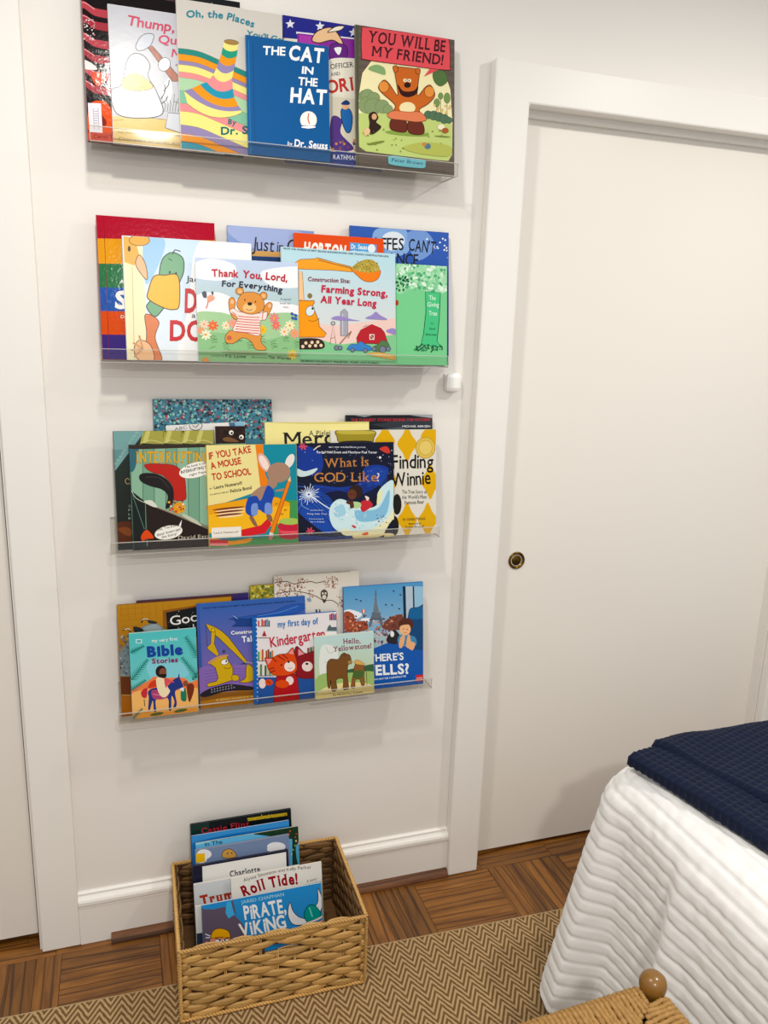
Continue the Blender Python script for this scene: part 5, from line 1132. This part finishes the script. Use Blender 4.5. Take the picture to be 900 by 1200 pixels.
def art(p):
    p.bg('#3a68b0', '#8f6fae'); p.P('#3f5fa8', [(50, 120), (60, 120), (100, 900), (60, 900)])
    p.S('#8c70b4', [(60, 700), (300, 670), (560, 660), (1000, 640), (1000, 900), (60, 900)]); 
    for k in range(6): p.L('#6a5598', 4, [(110, 720 + k * 28), (300, 700 + k * 24), (540, 710 + k * 22)], True)
    p.P('#2b3f74', [(400, 662), (450, 648), (480, 662)])
    p.P('#b07c34', [(50, 930), (540, 880), (1000, 850), (1000, 1100), (50, 1100)]).S('#8a5f2a', [(60, 950), (300, 910), (560, 900), (560, 930), (300, 950), (60, 990)])
    # jet
    p.O('#2f5fae', '#16305f', 3, [(330, 262), (560, 225), (700, 200), (820, 150), (960, 130), (1000, 160), (900, 215), (700, 240), (500, 275), (350, 270)]); p.O('#23488c', '#12264a', 3, [(345, 230), (372, 262), (540, 262), (540, 330), (340, 330), (380, 300), (362, 275)], False); p.L('#9fc4e6', 5, [(350, 235), (390, 262)]).L('#7fa8dc', 3, [(560, 240), (760, 205), (930, 150)], True)
    # yellow excavator
    y, o_ = '#cfae24', '#4a3a10'
    p.O(y, o_, 5, [(118, 305), (180, 325), (250, 365), (310, 420), (470, 630), (460, 655), (320, 520), (230, 430), (150, 370)], False)
    p.O(y, o_, 4, [(165, 370), (200, 370), (190, 480), (230, 570), (215, 590), (140, 530), (130, 510), (160, 480)], False); p.EO('#e0c040', o_, 4, 180, 360, 15, 18).L(o_, 4, [(120, 310), (130, 500)])
    p.O(y, o_, 5, [(480, 660), (530, 700), (535, 790), (480, 822), (410, 818), (460, 780), (465, 700)]).L('#b0a8a0', 8, [(470, 640), (530, 655)])
    p.O(y, o_, 5, [(150, 640), (300, 580), (300, 600), (325, 650), (350, 690), (350, 800), (200, 850), (140, 860), (130, 830), (210, 810), (225, 780), (200, 690), (160, 660)], False).O(y, o_, 4, [(345, 760), (395, 760), (400, 800), (350, 805)])
    p.S('#c99a70', [(140, 640), (220, 590), (305, 575), (300, 590), (220, 615), (155, 655)]).EO('#eef0ee', o_, 4, 280, 640, 32, 24, -15).E('#1a1a1a', 294, 634, 8, 9).L(o_, 4, [(270, 690), (310, 700), (340, 682)], True).E('#4a4a50', 272, 548, 12, 16)
    p.S('#2a2630', [(70, 930), (140, 880), (240, 850), (330, 835), (520, 860), (520, 890), (300, 900), (120, 950)])
    for k in range(17): p.EO('#8a8a94', '#1c1c22', 2, 170 + (k % 9) * 24, 905 - (k % 9) * 5 - (k // 9) * 22, 8, 8)
    p.T('FROM THE WORLD OF BEST SELLING BUILDING BOOKS AND BIG TRUCKS', 98, 176, 905, 112, 12, '#1d2c58', .012)
    p.T('Construction Site:', 335, 400, 720, 370, 32, '#eef2f6', .028); p.T('Taking Flight', 430, 466, 800, 430, 52, '#eef2f6', .034); p.T('SHERRI DUSKEY RINKER', 205, 985, 640, 940, 14, '#dcc98c', .012)
book('digger', DG, 'deep blue and purple picture book of a yellow excavator under an aeroplane', '#3a60a4', art)
def art(p):
    p.bg('#62c2c4', '#8ccfcf'); p.S('#8fd0dc', [(250, 640), (500, 620), (600, 760), (300, 800)])
    p.S('#e88a5a', [(90, 900), (260, 800), (300, 770), (400, 780), (560, 780), (620, 820), (700, 800), (700, 950), (90, 960)]).S('#eebd7c', [(80, 960), (250, 880), (500, 890), (720, 900), (720, 1300), (80, 1300)]).S('#e8a65a', [(80, 1100), (400, 1080), (720, 1060), (720, 1300), (80, 1300)])
    def palm(x0, y0, x1, y1, n=12, ln=60):
        dx, dy = x1 - x0, y1 - y0; l = sqrt(dx * dx + dy * dy); ux, uy = dx / l, dy / l
        p.L('#1f7f74', 5, [(x0, y0), (x1, y1)])
        for k in range(n):
            f = k / n; cx, cy = x0 + dx * f, y0 + dy * f; m = ln * (1 - f * .6)
            for sg in (1, -1): p.P('#1f7f74', [(cx, cy), (cx + ux * m * .7 - uy * m * sg * .8, cy + uy * m * .7 + ux * m * sg * .8), (cx + ux * 12, cy + uy * 12)], 0)
        p.z += 1
    palm(95, 560, 215, 500, 10, 40); palm(105, 800, 245, 620, 12, 60); palm(100, 890, 230, 800, 10, 45); palm(700, 610, 580, 420, 12, 70); palm(690, 780, 545, 600, 12, 60); palm(640, 800, 700, 720, 6, 40); palm(110, 1150, 200, 1050, 9, 34)
    for cx, cy in ((325, 1100), (535, 1070)): p.E('#5f7040', cx, cy, 60, 14, -10)
    # people and donkey
    p.S('#cf4a34', [(250, 870), (270, 820), (320, 800), (330, 850)]).S('#2f7f66', [(540, 890), (580, 880), (585, 980), (540, 975)]).E('#8a5a44', 578, 830, 22, 26).S('#7a3a20', [(590, 850), (640, 830), (655, 880), (625, 980), (605, 980)])
    p.S('#2f3f86', [(250, 900), (300, 870), (400, 860), (440, 830), (480, 790), (520, 780), (550, 830), (555, 870), (510, 880), (485, 910), (500, 1000), (490, 1040), (470, 1040), (480, 990), (455, 940), (450, 1060), (430, 1060), (420, 960), (320, 970), (320, 1070), (300, 1070), (290, 980), (265, 1060), (250, 1060), (255, 960)]).P('#2f3f86', [(508, 790), (520, 738), (530, 795)]).S('#dfe6ea', [(525, 880), (560, 865), (560, 900)])
    p.S('#b0507c', [(285, 890), (420, 900), (405, 960), (300, 965)]).L('#e6b0b8', 4, [(290, 925), (405, 940)]).S('#c2404a', [(190, 900), (240, 870), (235, 950), (200, 950)])
    p.S('#f0e2c0', [(320, 790), (370, 765), (410, 800), (420, 860), (440, 900), (400, 950), (360, 940), (330, 880)]).S('#d8606a', [(390, 780), (440, 800), (480, 820), (430, 825), (405, 870)]); p.E('#2c1a18', 362, 725, 48, 54).E('#8a5442', 378, 732, 32, 38).S('#2c1a18', [(350, 750), (408, 748), (400, 778), (365, 780)]).L('#22304f', 6, [(215, 970), (220, 1030)])
    p.R('#cfeaea', 142, 442, 196, 478).P('#5bb6b8', [(150, 450), (188, 448), (188, 470), (150, 472)])
    p.T('my very first', 282, 470, 508, 450, 30, '#eaf6f4', .012, False, .08); p.T('Bible', 242, 594, 556, 570, 88, '#1c4a9c', .06); p.T('Stories', 284, 655, 512, 640, 44, '#8a3a6c', .04)
book('bible', BB, 'small turquoise board book of a man on a donkey among palm leaves', '#5cbcc0', art, kind='board')
def art(p):
    p.bg('#e6e2e4'); p.P('#1f6ab4', [(30, 480), (62, 480), (84, 1300), (30, 1300)])
    for k in range(22): p.E('#1f6ab4', 66 + k * .6, 505 + k * 38, 17, 19)
    def shelf(x0, x1, y, cols, h=60):
        n = len(cols); p.R('#2f5a78', x0, y, x1, y + 5)
        for i, c in enumerate(cols): a = x0 + (x1 - x0) * i / n; p.R(c, a, y - h * (.8 + .2 * ((i * 7) % 3) / 2), a + (x1 - x0) / n * .8, y)
    shelf(90, 195, 552, ['#c23c3c', '#e6e0d4', '#c23c3c', '#d85a5a', '#3a5a7c', '#4f9aa0', '#3a5a7c']); shelf(718, 786, 494, ['#b02f4c', '#5a3a7c', '#c23c5c', '#3a5a9c', '#c23c3c'], 56)
    p.P('#a8303c', [(125, 640), (145, 590), (165, 640)]).R('#7a4030', 90, 652, 185, 658).S('#5f6a70', [(700, 590), (720, 540), (740, 560), (790, 560), (790, 590)]).R('#8fb0b0', 690, 590, 790, 597)
    shelf(90, 225, 855, ['#4f9a7c', '#e8d9a0', '#c2503c', '#e8e0d0', '#a8502c', '#8a3a30', '#2f6a5c', '#c9823c'], 100); shelf(520, 640, 790, ['#8a5a3c', '#4f7a6c', '#c2503c', '#5a7aa0', '#c9a050'], 60); shelf(90, 225, 985, ['#e0d8c8', '#4f8a5c', '#e6e0d0', '#3a6a4c', '#c9c0a8', '#7a9a8c', '#d0b080'], 110)
    p.R('#2b5a9c', 90, 1000, 330, 1300).R('#2b5a9c', 330, 1000, 900, 1300)
    o_ = '#3a1a14'
    # plain orange striped cat and red companion
    p.O('#8e1f2c', o_, 4, [(420, 730), (500, 790), (580, 770), (600, 830), (640, 980), (560, 1010), (440, 1000), (400, 900)]); p.P('#e69aa0', [(440, 750), (492, 795), (440, 812)]).E('#ecdcd6', 520, 905, 48, 44).E('#1c1416', 516, 882, 14, 10)
    p.O('#b0242c', o_, 4, [(250, 1000), (330, 960), (420, 980), (440, 1080), (430, 1260), (240, 1260)]); p.O('#d8582a', o_, 4, [(150, 830), (210, 830), (270, 800), (340, 790), (390, 740), (410, 800), (430, 880), (420, 950), (340, 985), (240, 985), (185, 940), (165, 880)])
    p.P('#e8a0a0', [(160, 840), (212, 838), (180, 890)]).P('#e8a0a0', [(352, 790), (390, 752), (398, 800)])
    for a in ((260, 812, 320, 850), (300, 798, 350, 838), (215, 830, 250, 865), (185, 930, 230, 915), (190, 960, 240, 940)): p.L('#8a2a18', 9, [(a[0], a[1]), (a[2], a[3])])
    p.E('#f0e2dc', 365, 905, 48, 45).E('#1c1416', 355, 865, 12, 9).E('#1c1416', 292, 892, 7, 8).L('#1c1416', 3, [(350, 915), (365, 925), (385, 915)], True); p.E('#ecdcd6', 365, 1030, 34, 38).E('#ecdcd6', 128, 1055, 30, 44).E('#d8582a', 185, 1045, 34, 28).L('#8a2a18', 8, [(170, 1030), (200, 1060)]); p.E('#d8582a', 300, 1060, 60, 36)
    p.T('my first day of', 262, 562, 618, 532, 56, '#2f7fc0', .02, False, .06); p.T('Kindergarten', 200, 735, 684, 655, 92, '#c22f4c', .014, False, .06)
book('kinder', KG, 'white and blue picture book with red title and two cartoon cats among bookshelves', '#1f66b0', art)
def art(p):
    K = lambda x, y: (x, y)
    p.bg('#c3dcdd', '#c6cf94'); p.S('#e4e8e4', [(-30, 480), (60, 460), (110, 520), (80, 700), (-30, 720)]).L('#b9bfae', 4, [(10, 470), (40, 520), (90, 500)], True).L('#b9bfae', 4, [(0, 590), (50, 620), (60, 690)], True)
    p.S('#3f6b4c', [(180, 660), (260, 640), (420, 610), (420, 700), (180, 690)]).S('#a3bf7c', [(-40, 700), (200, 680), (420, 680), (420, 850), (-40, 860)]).S('#e6d8a4', [(-40, 830), (100, 770), (300, 760), (420, 800), (420, 900), (-40, 900)])
    b, o_ = '#7d5730', '#33200e'
    p.O(b, o_, 4, [(20, 610), (50, 570), (110, 570), (140, 530), (200, 535), (215, 590), (190, 620), (185, 700), (195, 800), (180, 815), (150, 812), (150, 730), (95, 740), (100, 815), (60, 828), (50, 740), (45, 800), (28, 795), (20, 700)]); p.EO(b, o_, 3, 158, 530, 14, 12).EO('#a98a5c', o_, 2, 205, 595, 20, 16)
    p.O('#94643a', o_, 4, [(250, 610), (300, 600), (325, 640), (320, 700), (325, 775), (300, 780), (285, 735), (250, 740), (245, 800), (215, 795), (230, 700)]); p.S('#55703c', [(240, 670), (310, 660), (305, 720), (235, 720)]).O('#d8b070', '#7a5a2c', 2, [(238, 600), (260, 575), (300, 590), (330, 615), (280, 615)]).L('#7a5a34', 5, [(340, 670), (345, 780)])
    p.T('Hello,', 150, 445, 292, 440, 42, '#8a3a58', .018, True, .06); p.T('Yellowstone!', 70, 510, 382, 478, 42, '#8a3a58', .018, True, .07)
    p.T('By Martha Day Zschock', 70, 868, 312, 842, 16, '#5a4a34', .012, True); p.L('#8f8a5c', 2, [(-30, 855), (408, 822)])
book('bear', TR, 'small pale board book of a brown bear walking with a cub in a straw hat', '#d2dccb', art, kind='board')
def art(p):
    p.bg('#5b9cc8', '#bcd4df'); p.S('#e9eef2', [(150, 190), (200, 165), (300, 200), (260, 240), (160, 230)]).S('#e9eef2', [(300, 240), (360, 235), (400, 260), (300, 262)])
    p.S('#a3553c', [(150, 210), (190, 180), (240, 210), (250, 260), (330, 260), (340, 330), (150, 340)]).S('#7d4a3c', [(470, 280), (540, 225), (620, 205), (700, 240), (700, 330), (560, 340), (470, 320)]); p.dots(['#8a3f30', '#c47a5c', '#d9a98c', '#5f3a34', '#6b4a44'], 110, 155, 215, 640, 345, 14)
    p.P('#a9c4c8', [(150, 360), (640, 330), (640, 480), (150, 480)]); p.dots(['#8a7a9c', '#c9c4d0', '#5f5a6c', '#d8b8a8'], 60, 350, 330, 560, 450, 16)
    # lattice tower
    p.P('#6b7480', [(408, 10), (416, 10), (424, 120), (440, 190), (465, 240), (470, 300), (450, 300), (440, 250), (390, 250), (375, 300), (355, 300), (370, 240), (392, 180), (402, 110)]).R('#6b7480', 380, 190, 455, 202).R('#59626e', 366, 238, 466, 250)
    for k in range(9): p.L('#aebcc6', 2, [(404 - k * 2, 60 + k * 15), (424 + k * 2, 70 + k * 15)], z=0)
    p.z += 1; p.E('#c9604c', 316, 180, 16, 18).E('#f0e8e0', 316, 180, 6, 18).R('#7a5a40', 311, 202, 321, 212)
    for cx, cy in ((258, 85), (292, 96), (557, 18), (614, 48), (494, 128), (545, 130), (604, 160)): p.E('#2f3a44', cx, cy, 9, 5, 20)
    # train window and seats
    p.P('#14304c', [(632, -20), (655, -20), (662, 250), (640, 260)]).P('#b9c9d6', [(655, -20), (714, -20), (720, 200), (662, 240)]).P('#14304c', [(714, -20), (726, -20), (730, 150), (718, 160)]).P('#9fc4dc', [(726, -20), (840, -20), (840, 130), (730, 150)])
    p.S('#134e7e', [(680, 190), (700, 155), (760, 145), (840, 140), (840, 500), (700, 500), (672, 300)]).S('#1f6a9c', [(685, 200), (705, 160), (840, 148), (840, 230), (700, 240)])
    p.P('#1c5fae', [(400, 480), (520, 430), (620, 450), (720, 490), (840, 495), (840, 900), (150, 900), (150, 560)])
    p.S('#2a2630', [(500, 400), (560, 330), (610, 380), (600, 440), (520, 440)]).E('#e8ecec', 546, 365, 16, 24)
    # child with chin on hands
    p.S('#4f8fb0', [(600, 380), (650, 370), (735, 390), (735, 460), (600, 440)]).S('#e6b48c', [(660, 460), (672, 380), (690, 370), (700, 420), (735, 440), (715, 495), (680, 480)]).S('#e6b48c', [(602, 470), (610, 400), (640, 370), (650, 400), (630, 470)])
    p.E('#5c2f22', 660, 285, 60, 50).E('#edbd94', 652, 325, 46, 50).S('#5c2f22', [(606, 300), (640, 262), (700, 270), (712, 320), (690, 290), (640, 290)]).E('#2a1a14', 638, 322, 4, 5).E('#2a1a14', 668, 326, 4, 5).L('#9c4a34', 3, [(640, 350), (652, 356), (668, 350)], True)
    p.P('#cf3b3c', [(740, 700), (820, 692), (822, 745), (742, 752)]).T('nosy', 748, 730, 795, 724, 16, '#f0dcd8', .01)
    p.T("WHERE'S", 322, 592, 640, 572, 60, '#eef2f6', .026); p.T('WELLS?', 276, 706, 686, 684, 84, '#eef2f6', .034); p.T('A WINDOW SEAT FOR A EUROPEAN TRIP', 340, 748, 660, 714, 14, '#eef2f6', .016)
book('train', TR, 'bright blue picture book of a child at a train window and an iron lattice tower', '#2a6cae', art)

# ================================================================== books standing in the basket
LB = radians(14); K9 = 4.5
import math as _m
def bproj(x, y, z):
    d = (x + .04964, y + 1.81075, z - 1.52708); c = [sum(a * b for a, b in zip(r, d)) for r in (RX, RY, RZ)]
    return (450 + 922.287 * c[0] / c[2], 600 + 922.287 * c[1] / c[2])
def bbook(x0, x1, top, yb, label, board, art, kind='paper', th=None, z0=.0125):
    W = x1 - x0; H = top; th = th or {'hard': .0084, 'paper': .004}[kind]
    r = thing('picture_book', label, 'book', ((x0 + x1) / 2, yb, z0 + .0075), (-LB, 0, 0), 'picture books standing in the basket')
    book_body(r, W, H, th, board, kind)
    q = [bproj(x, yb + h * sin(LB), z0 + .0075 + h * cos(LB)) for x, h in ((x0, H), (x1, H), (x0, 0), (x1, 0))]
    p = Print(W, H, q, (200, 930, K9)); art(p); p.build(r, M_FILM if kind == 'paper' else M_INK); return r
def art(p):
    p.bg('#101a1e'); p.P('#1c3a34', [(100, 165), (200, 150), (200, 220), (100, 220)]).P('#b7a03c', [(398, 130), (612, 100), (614, 116), (402, 146)]); p.dots(['#2a3a20', '#e0cc60'], 20, 400, 110, 612, 140, 5)
    p.T('Cassie Flint', 162, 212, 412, 172, 30, '#b83a48', .012, True)
bbook(.067, .320, .291, -.105, 'black book with a yellow line and red script, at the very back of the basket', '#141c20', art, 'hard')
def art(p): p.bg('#2f7cc0', '#2467a8'); p.S('#4a94d0', [(110, 230), (300, 190), (620, 145), (620, 170), (300, 215), (110, 260)])
bbook(.067, .310, .275, -.125, 'plain mid blue book in the basket, second from the back', '#2b72b4', art)
def art(p):
    p.bg('#6fb4d8', '#4f98c4'); p.L('#a8d8ea', 8, [(130, 268), (300, 230), (500, 200), (660, 172)], True); p.T('in The', 180, 278, 270, 264, 22, '#24384c', .01)
    p.P('#24402f', [(430, 215), (520, 165), (700, 150), (700, 500), (640, 500), (640, 240)]); p.dots(['#c9603c', '#8fa868', '#e0c0a0'], 14, 600, 180, 680, 340, 10); p.S('#5fa8c8', [(660, 280), (690, 260), (690, 380), (668, 360)])
bbook(.075, .331, .263, -.1365, 'light blue book with a dark green right side, in the basket', '#3f6a5c', art)
def art(p):
    p.bg('#7f8fae', '#74849f'); p.E('#e6e8ea', 175, 320, 38, 26).E('#e6e8ea', 160, 345, 30, 22).E('#e8e8ea', 555, 280, 50, 24).E('#e8e8ea', 540, 295, 36, 14)
    p.P('#e8bc38', [(130, 318), (178, 314), (180, 360), (133, 365)]).O('#c9a060', '#5a3f20', 3, [(270, 310), (300, 292), (330, 305), (340, 335), (275, 340)]); p.E('#2a2420', 296, 316, 4, 4).E('#2a2420', 318, 314, 4, 4)
bbook(.074, .304, .2525, -.1475, 'grey-blue book with white clouds and a yellow spine, in the basket', '#8a90a4', art, 'hard')
def art(p):
    p.bg('#22243a'); p.P('#e8e6e2', [(165, 385), (608, 308), (625, 900), (180, 900)]); p.T('Charlotte', 310, 442, 470, 414, 34, '#24262c', .02, True)
bbook(.0635, .297, .228, -.168, 'white book with a navy border, in the middle of the basket', '#22243a', art, 'hard')
def art(p):
    p.bg('#dcdad6'); p.P('#cfd2d4', [(120, 480), (320, 445), (320, 700), (120, 700)]); p.T('Truman', 160, 590, 400, 540, 52, '#a8402c', .05, True); p.P('#b9bcc0', [(560, 440), (860, 400), (860, 460), (560, 500)])
bbook(.064, .320, .199, -.191, 'off-white book with brick red block letters, in the basket', '#d6d4d0', art, 'hard')
def art(p):
    p.bg('#e6e3dd'); p.T('Alyssa Simonson and Kelly Parker', 384, 466, 740, 396, 18, '#6a625c', .006, False, .05, arc=14)
    p.T('Roll Tide!', 384, 545, 668, 476, 58, '#9c2430', .04, True, .03, arc=14); p.T('A story', 716, 470, 770, 455, 14, '#4a4440', .01, True); p.P('#c9c4b8', [(700, 480), (810, 455), (812, 475), (702, 500)])
    p.P('#a9b4a4', [(780, 480), (830, 470), (830, 700), (790, 700)])
bbook(.1495, .3725, .2095, -.2065, 'white book with arched dark red title, in the basket second from the front', '#dedad2', art)
def art(p): p.bg('#dfe0dc').P('#3a4254', [(120, 740), (200, 730), (200, 900), (120, 900)])
bbook(.062, .350, .180, -.2375, 'thin pale book showing only its left edge behind the front basket book', '#d9dad6', art)
def art(p):
    p.bg('#3f94cf', '#3a8cc8'); p.S('#6a5f70', [(150, 640), (230, 610), (290, 600), (330, 640), (380, 700), (400, 760), (420, 900), (140, 900)]).P('#6a5f70', [(300, 600), (322, 560), (340, 640)]).P('#6a5f70', [(160, 600), (200, 625), (170, 720)]).P('#57b0e0', [(290, 575), (312, 570), (330, 640), (300, 660), (285, 630)])
    p.O('#d99a90', '#5a3430', 3, [(205, 790), (215, 760), (300, 752), (308, 790), (312, 850), (200, 850)]).O('#e6b040', '#7a4f18', 3, [(212, 760), (225, 722), (262, 712), (300, 728), (306, 762), (260, 756)]).L('#c98a2c', 5, [(210, 764), (306, 758)]); p.E('#f6f4f0', 250, 778, 16, 9).E('#f6f4f0', 285, 774, 14, 8).E('#1a1a1a', 256, 777, 4, 4).E('#1a1a1a', 282, 775, 4, 4).L('#4a2a24', 5, [(232, 764), (262, 772)]).L('#4a2a24', 5, [(276, 770), (300, 762)]); p.E('#d99a90', 190, 800, 12, 20)
    p.L('#dfe8ee', 5, [(182, 740), (208, 752)]).L('#dfe8ee', 5, [(184, 760), (206, 760)])
    # horned helmet
    p.O('#e6e6ea', '#3a3a48', 4, [(622, 575), (612, 640), (640, 690), (700, 690), (712, 665), (670, 650), (640, 620)]).O('#e6e6ea', '#3a3a48', 4, [(775, 500), (800, 560), (790, 620), (755, 640), (748, 610), (775, 570)])
    p.O('#2a9a94', '#174f50', 4, [(700, 640), (715, 600), (740, 585), (770, 600), (790, 645), (720, 675)]).L('#7fd0c4', 7, [(728, 600), (745, 650)]); p.L('#e6dccc', 9, [(690, 690), (760, 668), (830, 630)], True)
    p.O('#e0a098', '#5a3430', 3, [(700, 700), (760, 680), (830, 660), (840, 720), (720, 740)]); p.E('#f6f4f0', 740, 700, 16, 10).E('#f6f4f0', 778, 690, 14, 9).E('#1a1a1a', 744, 700, 4, 4).E('#1a1a1a', 776, 690, 4, 4)
    p.T('JARED CHAPMAN', 366, 583, 592, 540, 18, '#a8d8ea', .012); p.T('PiRATE,', 384, 666, 604, 626, 74, '#f2f4f6', .03, False, .06); p.T('ViKiNG', 364, 756, 606, 705, 72, '#f2f4f6', .03, False, .07)
    p.T('&', 330, 808, 362, 800, 26, '#f2f4f6', .02); p.T('SCiENTiST', 384, 822, 690, 762, 62, '#f2f4f6', .028, False, .06)
bbook(.0755, .3605, .186, -.2465, 'sky blue book with white hand-lettered title and horned helmet, frontmost in the basket', '#3a8ac4', art)
